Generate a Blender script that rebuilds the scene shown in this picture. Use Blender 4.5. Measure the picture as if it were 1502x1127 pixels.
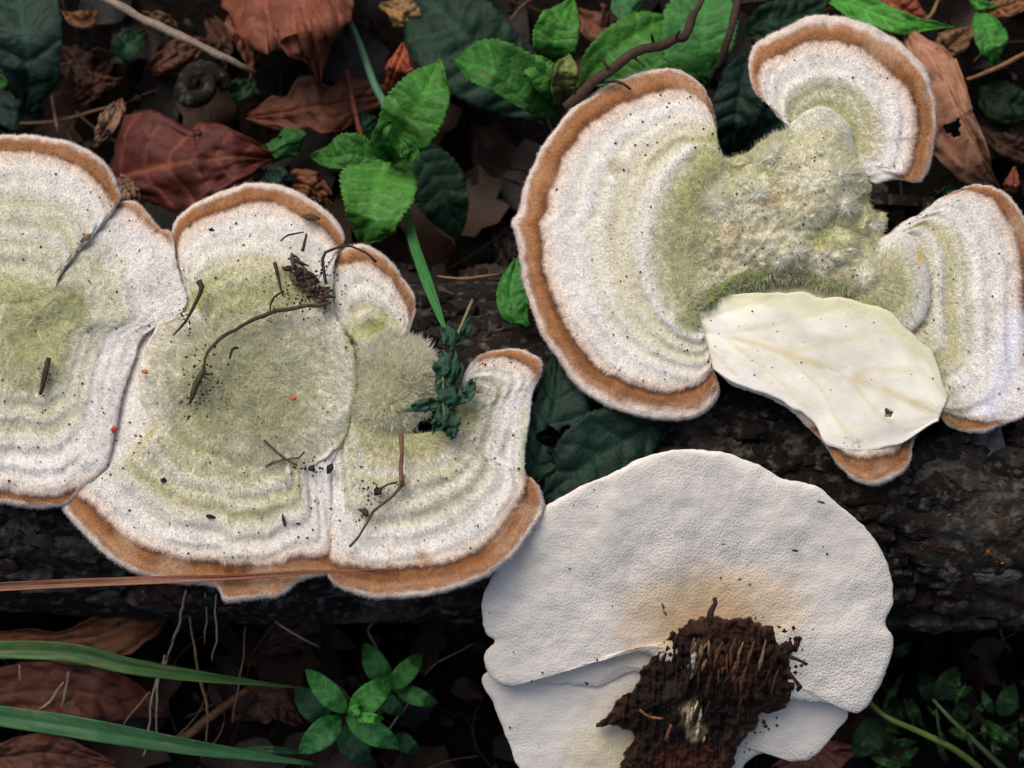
import bpy, math, random
import numpy as np
from mathutils import Vector, Matrix

random.seed(7)
RNG = np.random.default_rng(11)
for o in list(bpy.data.objects):
    bpy.data.objects.remove(o)
SC = bpy.context.scene

# ---------------------------------------------------------------- camera
W, H = 1502.0, 1127.0            # size of the photograph, pixels
LENS, SENS = 81.0, 36.0
DIST, TILT = 0.45, math.radians(14)
TGT = np.array([0.0, 0.0, 0.085])
FWD = np.array([0.0, math.sin(TILT), -math.cos(TILT)])
UPV = np.array([0.0, math.cos(TILT), math.sin(TILT)])
RGT = np.array([1.0, 0.0, 0.0])
CAM = TGT - FWD * DIST
MM = 0.001
PX = DIST * SENS / LENS / W      # metres covered by one photograph pixel at the caps

cd = bpy.data.cameras.new('camera')
cam = bpy.data.objects.new('camera', cd)
SC.collection.objects.link(cam)
cam.location = CAM
cam.rotation_euler = (TILT, 0, 0)
cd.lens, cd.sensor_width = LENS, SENS
cd.clip_start, cd.clip_end = 0.01, 200
cd.dof.use_dof = True
cd.dof.focus_distance = DIST
cd.dof.aperture_fstop = 22
SC.camera = cam

# ---------------------------------------------------------------- sky and light
world = bpy.data.worlds.new('World')
SC.world = world
world.use_nodes = True
wn = world.node_tree
bg = wn.nodes['Background']
sky = wn.nodes.new('ShaderNodeTexSky')
sky.sky_type = 'NISHITA'
sky.sun_disc = False
SUN_EL, SUN_AZ = math.radians(58), math.radians(-35)
sky.sun_elevation = SUN_EL
sky.sun_rotation = SUN_AZ
sky.air_density = 1.0
sky.dust_density = 6.0
sky.ozone_density = 1.0
wn.links.new(sky.outputs[0], bg.inputs[0])
bg.inputs[1].default_value = 0.10

sl = bpy.data.lights.new('sun', 'SUN')
sun = bpy.data.objects.new('sun', sl)
SC.collection.objects.link(sun)
sl.energy = 1.3
sl.angle = math.radians(50)
sl.color = (1.0, 0.95, 0.88)
sd = Vector((math.sin(SUN_AZ) * math.cos(SUN_EL), math.cos(SUN_AZ) * math.cos(SUN_EL), math.sin(SUN_EL)))
sun.rotation_euler = sd.to_track_quat('Z', 'Y').to_euler()

SC.view_settings.view_transform = 'Standard'
SC.view_settings.look = 'None'
SC.view_settings.exposure = 0.42
SC.view_settings.gamma = 1.0
SC.cycles.max_bounces = 8
SC.cycles.diffuse_bounces = 5

# ---------------------------------------------------------------- helpers
def P(px, py, z):
    """point at height z that the photograph shows at pixel (px, py)"""
    px, py, z = np.broadcast_arrays(np.asarray(px, float), np.asarray(py, float), np.asarray(z, float))
    k = SENS / LENS / W
    nx = (px - W / 2) * k
    ny = -(py - H / 2) * k
    d = FWD[None] + nx.reshape(-1, 1) * RGT + ny.reshape(-1, 1) * UPV
    t = (z.reshape(-1) - CAM[2]) / d[:, 2]
    return (CAM + d * t[:, None]).reshape(px.shape + (3,))

def lin(c):
    c = np.asarray(c, float) / 255.0
    return np.where(c <= 0.04045, c / 12.92, ((c + 0.055) / 1.055) ** 2.4)

def sstep(a, b, x):
    t = np.clip((x - a) / (b - a), 0, 1)
    return t * t * (3 - 2 * t)

def mix(a, b, t):
    t = np.asarray(t)[..., None]
    return a * (1 - t) + b * t

def _h(ix, iy, seed):
    n = (ix.astype(np.int64) * 374761393 + iy.astype(np.int64) * 668265263 + seed * 982451653) & 0x7fffffff
    n = ((n ^ (n >> 13)) * 1274126177) & 0x7fffffff
    return ((n ^ (n >> 16)) & 0xffff) / 65535.0

def vn(x, y, seed=0):
    x, y = np.broadcast_arrays(np.asarray(x, float), np.asarray(y, float))
    ix, iy = np.floor(x), np.floor(y)
    fx, fy = x - ix, y - iy
    fx = fx * fx * (3 - 2 * fx); fy = fy * fy * (3 - 2 * fy)
    a, b = _h(ix, iy, seed), _h(ix + 1, iy, seed)
    c, d = _h(ix, iy + 1, seed), _h(ix + 1, iy + 1, seed)
    return (a * (1 - fx) + b * fx) * (1 - fy) + (c * (1 - fx) + d * fx) * fy

def fbm(x, y, seed=0, oct=4):
    r, amp, tot = 0, 1.0, 0
    x = np.asarray(x, float); y = np.asarray(y, float)
    for i in range(oct):
        r = r + amp * (vn(x * 2 ** i + 17.3 * i, y * 2 ** i - 9.1 * i, seed + i * 7) - 0.5)
        tot += amp * 0.5
        amp *= 0.5
    return r / tot           # about -1 .. 1

def ramp(x, pts):
    xs = [p[0] for p in pts]
    v = np.array([np.atleast_1d(p[1]) for p in pts], float)
    out = np.stack([np.interp(x, xs, v[:, i]) for i in range(v.shape[1])], -1)
    return out[..., 0] if v.shape[1] == 1 else out

def crv(rows, n, closed=False, per=24):
    """Catmull-Rom through columns 0,1(,2), linear for the rest, resampled to n even steps"""
    r = np.asarray(rows, float)
    k = len(r)
    segs = k if closed else k - 1
    out = []
    for i in range(segs):
        if closed:
            p0, p1, p2, p3 = r[(i - 1) % k], r[i], r[(i + 1) % k], r[(i + 2) % k]
        else:
            p0, p1, p2, p3 = r[max(i - 1, 0)], r[i], r[i + 1], r[min(i + 2, k - 1)]
        t = np.linspace(0, 1, per, endpoint=False)[:, None]
        c = 0.5 * (2 * p1 + (p2 - p0) * t + (2 * p0 - 5 * p1 + 4 * p2 - p3) * t ** 2 + (3 * p1 - p0 - 3 * p2 + p3) * t ** 3)
        l = p1 * (1 - t) + p2 * t
        c[:, 2:] = l[:, 2:]
        out.append(c)
    out.append(r[:1] if closed else r[-1:])
    d = np.concatenate(out)
    s = np.concatenate([[0], np.cumsum(np.hypot(np.diff(d[:, 0]), np.diff(d[:, 1])))])
    q = np.linspace(0, s[-1], n + 1)[:-1] if closed else np.linspace(0, s[-1], n)
    return np.stack([np.interp(q, s, d[:, j]) for j in range(d.shape[1])], -1), s[-1]

def nrm(v):
    return v / np.maximum(np.linalg.norm(v, axis=-1, keepdims=True), 1e-12)

# ---------------------------------------------------------------- materials
def material(name, rough=0.8, spec=0.2, vscale=900, vamt=0.25, bumps=((2500, 0.25, 0.0002),), transl=0.0, sheen=0.0,
             pores=None, fleck=None, fine=True):
    m = bpy.data.materials.new(name)
    m.use_nodes = True
    t = m.node_tree
    n, l = t.nodes, t.links
    b = n['Principled BSDF']
    b.inputs['Roughness'].default_value = rough
    b.inputs['Specular IOR Level'].default_value = spec
    if sheen:
        b.inputs['Sheen Weight'].default_value = sheen
    at = n.new('ShaderNodeAttribute'); at.attribute_name = 'Col'
    tc = n.new('ShaderNodeTexCoord')
    col = at.outputs['Color']
    if vamt:
        no = n.new('ShaderNodeTexNoise'); no.inputs['Scale'].default_value = vscale; no.inputs['Detail'].default_value = 4
        l.new(tc.outputs['Object'], no.inputs['Vector'])
        mr = n.new('ShaderNodeMapRange')
        mr.inputs['From Min'].default_value = 0.25; mr.inputs['From Max'].default_value = 0.75
        mr.inputs['To Min'].default_value = 1 - vamt; mr.inputs['To Max'].default_value = 1 + vamt * 0.7
        l.new(no.outputs['Fac'], mr.inputs['Value'])
        mx = n.new('ShaderNodeMix'); mx.data_type = 'RGBA'; mx.blend_type = 'MULTIPLY'
        mx.inputs['Factor'].default_value = 1
        l.new(col, mx.inputs['A']); l.new(mr.outputs[0], mx.inputs['B'])
        col = mx.outputs['Result']
    if fleck:
        sc_, lo, hi, fc = fleck
        no = n.new('ShaderNodeTexNoise'); no.inputs['Scale'].default_value = sc_; no.inputs['Detail'].default_value = 5
        l.new(tc.outputs['Object'], no.inputs['Vector'])
        mr = n.new('ShaderNodeMapRange')
        mr.inputs['From Min'].default_value = lo; mr.inputs['From Max'].default_value = hi
        l.new(no.outputs['Fac'], mr.inputs['Value'])
        mx = n.new('ShaderNodeMix'); mx.data_type = 'RGBA'
        l.new(mr.outputs[0], mx.inputs['Factor'])
        l.new(col, mx.inputs['A']); mx.inputs['B'].default_value = (*lin(fc), 1)
        col = mx.outputs['Result']
    l.new(col, b.inputs['Base Color'])
    prev = None
    if pores:
        vo = n.new('ShaderNodeTexVoronoi'); vo.voronoi_dimensions = '2D'; vo.inputs['Scale'].default_value = pores[0]; vo.inputs['Randomness'].default_value = 0.9
        l.new(tc.outputs['Object'], vo.inputs['Vector'])
        mr = n.new('ShaderNodeMapRange'); mr.interpolation_type = 'SMOOTHSTEP'
        mr.inputs['From Min'].default_value = 0.14; mr.inputs['From Max'].default_value = 0.4
        l.new(vo.outputs['Distance'], mr.inputs['Value'])
        bp = n.new('ShaderNodeBump'); bp.inputs['Strength'].default_value = pores[1]; bp.inputs['Distance'].default_value = pores[2]
        l.new(mr.outputs[0], bp.inputs['Height'])
        ns_ = n.new('ShaderNodeTexNoise'); ns_.inputs['Scale'].default_value = 45; l.new(tc.outputs['Object'], ns_.inputs['Vector'])
        ms_ = n.new('ShaderNodeMapRange'); ms_.inputs['From Min'].default_value = 0.3; ms_.inputs['From Max'].default_value = 0.7
        ms_.inputs['To Min'].default_value = pores[1] * 0.35; ms_.inputs['To Max'].default_value = pores[1]
        l.new(ns_.outputs['Fac'], ms_.inputs['Value']); l.new(ms_.outputs[0], bp.inputs['Strength'])
        prev = bp
    for sc_, st, di in bumps:
        no = n.new('ShaderNodeTexNoise'); no.inputs['Scale'].default_value = sc_; no.inputs['Detail'].default_value = 5
        l.new(tc.outputs['Object'], no.inputs['Vector'])
        bp = n.new('ShaderNodeBump'); bp.inputs['Strength'].default_value = st; bp.inputs['Distance'].default_value = di
        l.new(no.outputs['Fac'], bp.inputs['Height'])
        if prev: l.new(prev.outputs[0], bp.inputs['Normal'])
        prev = bp
    if prev: l.new(prev.outputs[0], b.inputs['Normal'])
    if transl:
        tr = n.new('ShaderNodeBsdfTranslucent'); l.new(col, tr.inputs['Color'])
        ms = n.new('ShaderNodeMixShader'); ms.inputs[0].default_value = transl
        l.new(b.outputs[0], ms.inputs[1]); l.new(tr.outputs[0], ms.inputs[2])
        l.new(ms.outputs[0], n['Material Output'].inputs['Surface'])
    return m

M = dict(
    felt=material('felt', 0.95, 0.05, 1400, 0.16, ((2600, 0.6, 0.0005), (700, 0.3, 0.0006))),
    hair=material('hair', 0.8, 0.1, 900, 0.12, (), transl=0.5),
    pore=material('pore_surface', 0.85, 0.1, 160, 0.05, ((40, 0.1, 0.002),), pores=(1500, 0.5, 0.0003)),
    leaf=material('leaf', 0.55, 0.25, 900, 0.3, ((1100, 0.6, 0.0006), (4000, 0.4, 0.0002)), transl=0.16),
    darkleaf=material('dark_leaf', 0.55, 0.18, 420, 0.3, ((600, 0.6, 0.0009), (2200, 0.4, 0.0003)), transl=0.08),
    dry=material('dry_leaf', 0.6, 0.25, 260, 0.35, ((700, 0.5, 0.0006), (2600, 0.3, 0.0002)), transl=0.1,
                 fleck=(420, 0.62, 0.75, (40, 22, 16))),
    pale=material('pale_leaf', 0.6, 0.2, 300, 0.08, ((1400, 0.3, 0.0003),), transl=0.1),
    bark=material('bark', 0.9, 0.15, 500, 0.5, ((900, 0.8, 0.0012), (3000, 0.6, 0.0004)), fleck=(420, 0.52, 0.72, (94, 91, 85))),
    wood=material('rotten_wood', 0.85, 0.2, 900, 0.5, ((1500, 0.8, 0.0008), (4000, 0.5, 0.0003))),
    twig=material('twig', 0.75, 0.25, 900, 0.4, ((2200, 0.7, 0.0004),)),
    soil=material('soil', 0.95, 0.1, 300, 0.5, ((500, 0.9, 0.003), (1800, 0.8, 0.001))),
    blade=material('blade', 0.5, 0.3, 300, 0.2, ((1200, 0.2, 0.0002),), transl=0.2),
)

# ---------------------------------------------------------------- objects
def thing(name, label, cat, loc=(0, 0, 0), group=None):
    o = bpy.data.objects.new(name, None)
    SC.collection.objects.link(o)
    o.location = loc
    o.empty_display_size = 0.01
    o['label'] = label
    o['category'] = cat
    if group: o['group'] = group
    return o

def wloc(o):
    v = Vector(o.location)
    if o.parent: v = v + wloc(o.parent)
    return v

def mk(name, verts, faces, mat, parent=None, cols=None, ngons=(), smooth=True, label=None, cat=None, group=None, kind=None):
    """one mesh object from numpy arrays; faces = list of (n,3|4) index arrays"""
    verts = np.asarray(verts, float).reshape(-1, 3)
    lo, hi = verts.min(0), verts.max(0)
    org = np.array([(lo[0] + hi[0]) / 2, (lo[1] + hi[1]) / 2, lo[2]])
    verts = verts - org
    me = bpy.data.meshes.new(name)
    fs = [np.asarray(f, np.int64) for f in faces if len(f)]
    loops = np.concatenate([f.ravel() for f in fs] + [np.asarray(g, np.int64) for g in ngons])
    tot = np.concatenate([np.full(len(f), f.shape[1]) for f in fs] + [np.array([len(g)]) for g in ngons])
    start = np.concatenate([[0], np.cumsum(tot)[:-1]])
    me.vertices.add(len(verts)); me.loops.add(len(loops)); me.polygons.add(len(tot))
    me.vertices.foreach_set('co', verts.ravel())
    me.loops.foreach_set('vertex_index', loops.astype(np.int32))
    me.polygons.foreach_set('loop_start', start.astype(np.int32))
    me.polygons.foreach_set('loop_total', tot.astype(np.int32))
    if smooth: me.polygons.foreach_set('use_smooth', np.ones(len(tot), bool))
    me.update(calc_edges=True)
    me.validate()
    if cols is not None:
        cols = np.asarray(cols, float)
        if cols.ndim == 1: cols = np.repeat(cols[None], len(verts), 0)
        a = me.color_attributes.new('Col', 'FLOAT_COLOR', 'POINT')
        a.data.foreach_set('color', np.concatenate([np.clip(cols.reshape(-1, 3), 0, 1), np.ones((len(verts), 1))], 1).ravel().astype(np.float32))
    me.materials.append(M[mat])
    o = bpy.data.objects.new(name, me)
    SC.collection.objects.link(o)
    o.location = org
    if parent is not None:
        o.parent = parent
        o.location = Vector(org) - wloc(parent)
    if label: o['label'] = label
    if cat: o['category'] = cat
    if group: o['group'] = group
    if kind: o['kind'] = kind
    return o

def grid_faces(nu, nv, closed_u=False):
    """faces of a grid stored [u][v]"""
    iu = np.arange(nu if closed_u else nu - 1)
    iv = np.arange(nv - 1)
    a, b = np.meshgrid(iu, iv, indexing='ij')
    a2 = (a + 1) % nu
    return np.stack([a * nv + b, a2 * nv + b, a2 * nv + b + 1, a * nv + b + 1], -1).reshape(-1, 4)

HAIRS = 0
def hair_mesh(pos, dirs, length, width, col, bend=0.5):
    """ribbons: quad + tip triangle"""
    n = len(pos)
    side = nrm(np.cross(dirs, RNG.normal(size=(n, 3))))
    d2 = nrm(dirs + RNG.normal(size=(n, 3)) * bend)
    w = (width * (0.7 + 0.6 * RNG.random(n)))[:, None] * 0.5
    m = pos + dirs * (length * 0.5)[:, None]
    tip = m + d2 * (length * 0.5)[:, None]
    v = np.stack([pos - side * w, pos + side * w, m - side * w * 0.8, m + side * w * 0.8, tip], 1).reshape(-1, 3)
    b = np.arange(n)[:, None] * 5
    q = np.concatenate([b, b + 1, b + 3, b + 2], 1)
    t = np.concatenate([b + 2, b + 3, b + 4], 1)
    c = np.repeat(col[:, None], 5, 1)
    return v, q, t, c.reshape(-1, 3)

# colours of the furry brackets
WHITE = lin((223, 219, 214)); CREAM = lin((219, 214, 198)); OLIVE = lin((190, 186, 146))
GREEN = lin((199, 200, 150)); GREY = lin((212, 210, 196)); BROWN = lin((144, 100, 66)); DARKB = lin((100, 61, 36))
FRNG = lin((212, 200, 190)); UNDER = lin((206, 196, 182))

def polydist(x, y, line):
    d = np.full(x.shape, 1e9)
    l = np.asarray(line, float)
    if len(l) == 1:
        return np.hypot(x - l[0, 0], y - l[0, 1])
    for (ax, ay), (bx, by) in zip(l[:-1], l[1:]):
        vx, vy = bx - ax, by - ay
        t = np.clip(((x - ax) * vx + (y - ay) * vy) / (vx * vx + vy * vy), 0, 1)
        d = np.minimum(d, np.hypot(x - ax - vx * t, y - ay - vy * t))
    return d

def cap(name, parent, outer, inner, closed, z0, z1, prof, cramp, seed, rings=(), th=3.0, hair=((0, 1.6), (0.5, 0.9), (1, 0.7)),
        dens=18, paints=(), root=None, lump=0.5, f0=9, b0=24, ringtint=0.4, dirt=0.3, mat='felt', edge_j=2.2, step=0.45, roll=9,
        bcol=BROWN, gridmul=1.0, under=True, hairmat='hair', label=None, bumpy=0.12, specks=1.0, stand=0.35, nap=1.0, plane=None, ridge=0.58, rollz=0.75, hw=0.074, fibre=0.0, ringw=24.0):
    global HAIRS
    rows = [tuple(r) + (f0, b0, 0.0)[len(r) - 2:] for r in outer]
    rows = [(a, b, f * .56 if f > 4 else f, bb * .84, dz) for a, b, f, bb, dz in rows]
    o_rough = np.asarray(rows)
    per = np.hypot(*np.diff(o_rough[:, :2], axis=0).T).sum()
    nu = int(max(60, per / 3.7 * gridmul))
    if len(inner) == len(rows) and len(inner) > 1:
        both = np.concatenate([o_rough, np.asarray(inner, float)], 1)
        r, per = crv(both, nu, closed)
        O, I = r[:, :5], r[:, 5:7]
    else:
        O, per = crv(rows, nu, closed)
        if len(inner) == 1:
            I = np.repeat(np.asarray(inner, float), nu, 0)
            v = O[:, :2] - I; I = I + v * 0.012
        else:
            I, _ = crv(inner, nu, False)
    # uneven margin
    al = np.linspace(0, per, nu)
    tang = np.roll(O[:, :2], -1, 0) - np.roll(O[:, :2], 1, 0)
    if not closed:
        tang[0] = O[1, :2] - O[0, :2]; tang[-1] = O[-1, :2] - O[-2, :2]
    nor = nrm(np.stack([tang[:, 1], -tang[:, 0]], -1))
    wob = fbm(O[:, 0] / 26, O[:, 1] / 26, seed, 3) * edge_j + fbm(O[:, 0] / 7, O[:, 1] / 7, seed + 5, 2) * edge_j * 0.55
    if not closed:
        wob *= np.minimum(1, np.minimum(al, per - al) / 20)
    O[:, :2] += nor * wob[:, None]
    L = np.hypot(*(O[:, :2] - I).T)
    Lm = L.mean()
    ns = int(np.clip(L.max() / 3.7 * gridmul, 16, 120))
    s = np.linspace(0, 1, ns) ** 0.92
    S = np.repeat(s[None], nu, 0)
    X = I[:, :1] * (1 - S) + O[:, :1] * S
    Y = I[:, 1:2] * (1 - S) + O[:, 1:2] * S
    D = (1 - S) * L[:, None]
    fw = O[:, 2:3] * (1 + 0.45 * fbm(X / 14, Y / 14, seed + 3, 3))
    bw = O[:, 3:4] * (1 + 0.12 * fbm(X / 30, Y / 30, seed + 4, 2))
    hasb = sstep(1.5, 6, O[:, 3:4])
    E = D - (O[:, 2:3] + O[:, 3:4]) + fbm(X / 75, Y / 75, seed + 4, 3) * 9.0 + fbm(X / 6, Y / 6, seed + 9, 2) * 1.4
    warp = S + 0.022 * fbm(X / 60, Y / 60, seed + 11, 3)
    # ---- relief
    Z = z0 + (z1 - z0) * S + ramp(S, prof) * MM + O[:, 4:5] * MM * S ** 2
    if plane: Z += plane[0] * MM * (Y - plane[1])
    rx = warp * Lm / ringw + 0.4 * fbm(X / 110, Y / 110, seed + 80, 2) + seed * .37
    ph = rx % 1.0
    terr = 0.5 + 0.5 * np.cos(2 * np.pi * ph ** 0.62)
    rmask = sstep(0.14, 0.3, S) * sstep(0.97, 0.82, S) * sstep(-4, 14, E) * (0.25 + 0.75 * hasb) * (0.62 + 0.38 * sstep(-0.5, 0.4, fbm(X / 70, Y / 70, seed + 82, 2)))
    ramp_ = 0.5 + 0.5 * _h(np.floor(rx), np.zeros_like(rx), seed + 83)
    Z += ridge * 1.3 * MM * terr * rmask * ramp_
    for sp, st, wd in rings:
        Z += st * MM / (1 + np.exp(-(sp - warp) / wd))
    Z += fbm(X / 55, Y / 55, seed + 20, 4) * lump * MM * sstep(0, 6, D) + fbm(X / 9, Y / 9, seed + 21, 2) * bumpy * MM
    if fibre: Z += fibre * MM * sstep(0, 14, D) * (fbm(X / 5 + 0.08 * Y / 5, Y / 60, seed + 90, 3) + 0.6 * fbm(X / 2.6, Y / 34, seed + 92, 2))
    Z -= step * MM * sstep(5, -5, E) * hasb
    q = np.clip(1 - D / roll, 0, 1)
    Z -= (0.4 + 0.9 * sstep(2, 7, O[:, 2:3])) * rollz * MM * (1 - np.sqrt(np.clip(1 - q * q, 0, 1)))
    if not closed:
        du = np.minimum(np.arange(nu), np.arange(nu)[::-1])[:, None] * (per / nu) * (0.25 + 0.75 * S)
        q2 = np.clip(1 - du / 10, 0, 1)
        Z -= 1.2 * MM * (1 - np.sqrt(np.clip(1 - q2 * q2, 0, 1)))
    # ---- pigment
    C = ramp(warp, cramp)
    rt = sstep(0.42, 0.72, vn(warp * Lm / 15 + 3, 1.7 * seed, seed + 31)) * ringtint * 1.5 * sstep(0.12, 0.3, S) * (1 - 0.75 * sstep(0.6, 0.78, S))
    C = mix(C, WHITE, terr * rmask * ramp_ * 0.55 * (ringtint > 0))
    C = mix(C, OLIVE * 0.8, sstep(0.35, 0.0, terr) * rmask * ringtint * 0.95 * (1 - 0.65 * sstep(0.62, 0.8, S)))
    C = mix(C, OLIVE * 0.86, rt * (0.6 + 0.4 * fbm(X / 40, Y / 40, seed + 32)))
    C = mix(C, lin((140, 124, 92)), np.clip(fbm(X / 30, Y / 30, seed + 33, 4) - 0.1, 0, 1) * dirt)
    C = mix(C, lin((120, 118, 80)), sstep(0.35, 0.75, fbm(X / 8, Y / 8, seed + 34, 3)) * dirt * 0.7)
    warmf = sstep(24, 2, E) * hasb * 0.42
    C = mix(C, lin((210, 170, 135)), warmf)
    strk = fbm((al / 7.0)[:, None] + 0 * S, D / 45, seed + 70, 3)
    inb = sstep(3.5, -3.5, E + 2.5 * strk) * hasb
    B = mix(np.broadcast_to(DARKB, C.shape), np.broadcast_to(bcol, C.shape), sstep(-0.04, -0.42, E / np.maximum(bw, 1)) )
    B = mix(B, np.broadcast_to(lin((178, 138, 106)), C.shape), sstep(-0.45, -1.0, E / np.maximum(bw, 1)) * 0.6)
    B = B * (1 + 0.16 * fbm(X / 14, Y / 14, seed + 35, 3) + 0.16 * strk + 0.13 * np.sin(D / 2.6 + 2.5 * fbm(X / 30, Y / 30, seed + 39, 2)))[..., None]
    C = C * (1 + 0.09 * strk * sstep(0.2, 0.5, S) + 0.07 * fbm(X / 70, Y / 70, seed + 71, 3))[..., None]
    B = mix(B, np.broadcast_to(lin((186, 156, 128)), C.shape), sstep(0.05, 0.7, fbm(X / 65, Y / 65, seed + 44, 3)) * 0.55)
    C = mix(C, B, inb)
    inf = sstep(1.2, 0.45, D / np.maximum(fw, 0.5)) * sstep(1, 5, O[:, 2:3])
    C = mix(C, np.broadcast_to(FRNG, C.shape) * (1 + 0.14 * fbm(X / 8, Y / 8, seed + 36, 3))[..., None], inf)
    for line, rad, pc, stn in paints:
        pd = polydist(X, Y, line) * (1 + 0.35 * fbm(X / 18, Y / 18, seed + 37, 3))
        C = mix(C, np.broadcast_to(lin(pc), C.shape), sstep(rad, rad * 0.25, pd) * stn)
    top = P(X, Y, Z)
    # ---- underside
    rootz = (z0 - 0.012) if root is None else root
    us = [1.0, 0.985, 0.9, 0.7, 0.45, 0.2, 0.0]
    uz = [0.45, 0.9, 1.0, 1.0, 1.0, 1.15, None]
    ul, uc = [], []
    for a, b in zip(us, uz):
        xx = I[:, 0] * (1 - a) + O[:, 0] * a; yy = I[:, 1] * (1 - a) + O[:, 1] * a
        zt = np.array([np.interp(a, s, Z[i]) for i in range(nu)])
        zz = zt - th * MM * b if b is not None else np.minimum(zt - th * MM, rootz)
        ul.append(P(xx, yy, zz)); uc.append(np.broadcast_to(UNDER, (nu, 3)))
    ul = np.stack(ul, 1); uc = np.stack(uc, 1)
    V = np.concatenate([top, ul], 1); CC = np.concatenate([C, uc], 1)
    nv = V.shape[1]
    ng = []
    if not closed:
        ng = [list(range(nv)), [(nu - 1) * nv + i for i in range(nv)][::-1]]
    ob = mk(name, V, [grid_faces(nu, nv, closed)[:, ::-1]], mat, parent, CC, ngons=ng, label=label)
    # ---- fur
    if dens:
        du_ = np.roll(top, -1, 0) - np.roll(top, 1, 0)
        if not closed:
            du_[0] = top[1] - top[0]; du_[-1] = top[-1] - top[-2]
        dv_ = np.gradient(top, axis=1)
        N = nrm(np.cross(du_, dv_))
        N = np.where(N[..., 2:3] < 0, -N, N)
        T = nrm(dv_)
        a = np.linalg.norm(np.cross(du_ / 2, dv_), axis=-1)
        a = a / (MM * MM)
        wgt = a * (1 + 0.3 * sstep(5, 0, D))
        n = int(wgt.sum() * dens)
        n = min(n, 72000)
        idx = RNG.choice(wgt.size, n, p=(wgt / wgt.sum()).ravel())
        iu, iv = idx // ns, idx % ns
        fu, fv = RNG.random(n) - 0.5, RNG.random(n) - 0.5
        pos = top[iu, iv] + du_[iu, iv] * (fu / 2)[:, None] + dv_[iu, iv] * fv[:, None]
        nn, tt = N[iu, iv], T[iu, iv]
        sv, ev, dvv, xx, yy = S[iu, iv], E[iu, iv], D[iu, iv], X[iu, iv], Y[iu, iv]
        ln = ramp(sv, [(p[0], (p[1],)) for p in hair])
        ln = np.where(ln < 1, ln * 0.74, ln)
        hb = hasb[iu, 0]
        ln = np.where((ev < 0) & (hb > 0.5), 0.38, ln)
        ln = np.where((ev > 0) & (ev < 9) & (hb > 0.5), np.maximum(ln, 0.75), ln)
        ln = np.where(dvv < 4, 0.3, ln)
        ln = ln * (0.55 + 0.8 * RNG.random(n))
        tu = nrm(np.cross(nn, tt))
        cl = fbm(xx / 15, yy / 15, seed + 50, 2)[:, None]; c2 = 1.3 * fbm(xx / 15, yy / 15, seed + 60, 2)[:, None]
        up = stand + 0.75 * np.clip(ln - 0.9, 0, 1)[:, None] + 0.25 * RNG.random((n, 1))
        lg = np.clip((ln - 0.5) / 1.0, 0.2, 1)[:, None]
        dr = nrm(nn * up + tt * (0.6 * nap + 0.75 * c2 * lg) + tu * (1.15 * cl * lg) + RNG.normal(size=(n, 3)) * (0.16 + 0.2 * lg))
        col = C[iu, iv] * (0.87 + 0.28 * RNG.random((n, 1)))
        col = mix(col, np.broadcast_to(lin((226, 226, 222)), col.shape), 0.45 * RNG.random(n) * (ev > 0))
        lf = np.clip((ln - 0.85) / 0.8, 0, 1)
        col = mix(col, np.broadcast_to(lin((238, 237, 218)), col.shape), lf * (0.3 + 0.65 * RNG.random(n)))
        v, qd, tr, hc = hair_mesh(pos - nn * 0.05 * MM, dr, ln * MM, hw * MM * (1 + 0.45 * lf), col)
        mk('fur', v, [qd, tr], hairmat, ob, hc, smooth=False, kind='stuff')
        HAIRS += n
    if specks:
        A = per * Lm * 0.6 * (PX / MM) ** 2
        n = int(A * 0.075 * specks)
        if n > 4:
            iu, iv = RNG.integers(2, nu - 2, n), (ns * (1 - 0.75 * RNG.random(n) ** 1.2)).astype(int) - 1
            iv = np.clip(iv, 2, ns - 4)
            ok = E[iu, iv] > 3
            iu, iv = iu[ok], iv[ok]; n = len(iu)
            p = top[iu, iv] + np.array([0, 0, 0.22 * MM])
            r = (0.1 + 0.2 * RNG.random(n) ** 2.5)[:, None] * MM
            oc = np.array([[1, 0, 0], [-1, 0, 0], [0, 1, 0], [0, -1, 0], [0, 0, 1], [0, 0, -1]], float)
            of = np.array([[0, 2, 4], [2, 1, 4], [1, 3, 4], [3, 0, 4], [2, 0, 5], [1, 2, 5], [3, 1, 5], [0, 3, 5]])
            v = p[:, None] + oc[None] * r[:, None] * (0.7 + 0.6 * RNG.random((n, 6, 1)))
            f = (np.arange(n)[:, None, None] * 6 + of[None]).reshape(-1, 3)
            pal = np.stack([lin(c) for c in ((34, 28, 24), (70, 56, 42), (96, 72, 48), (40, 38, 44))])
            c = np.repeat(pal[RNG.integers(0, 4, n)], 6, 0)
            mk('spore_specks', v, [f], 'twig', ob, c, kind='stuff')
    return ob

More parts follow.
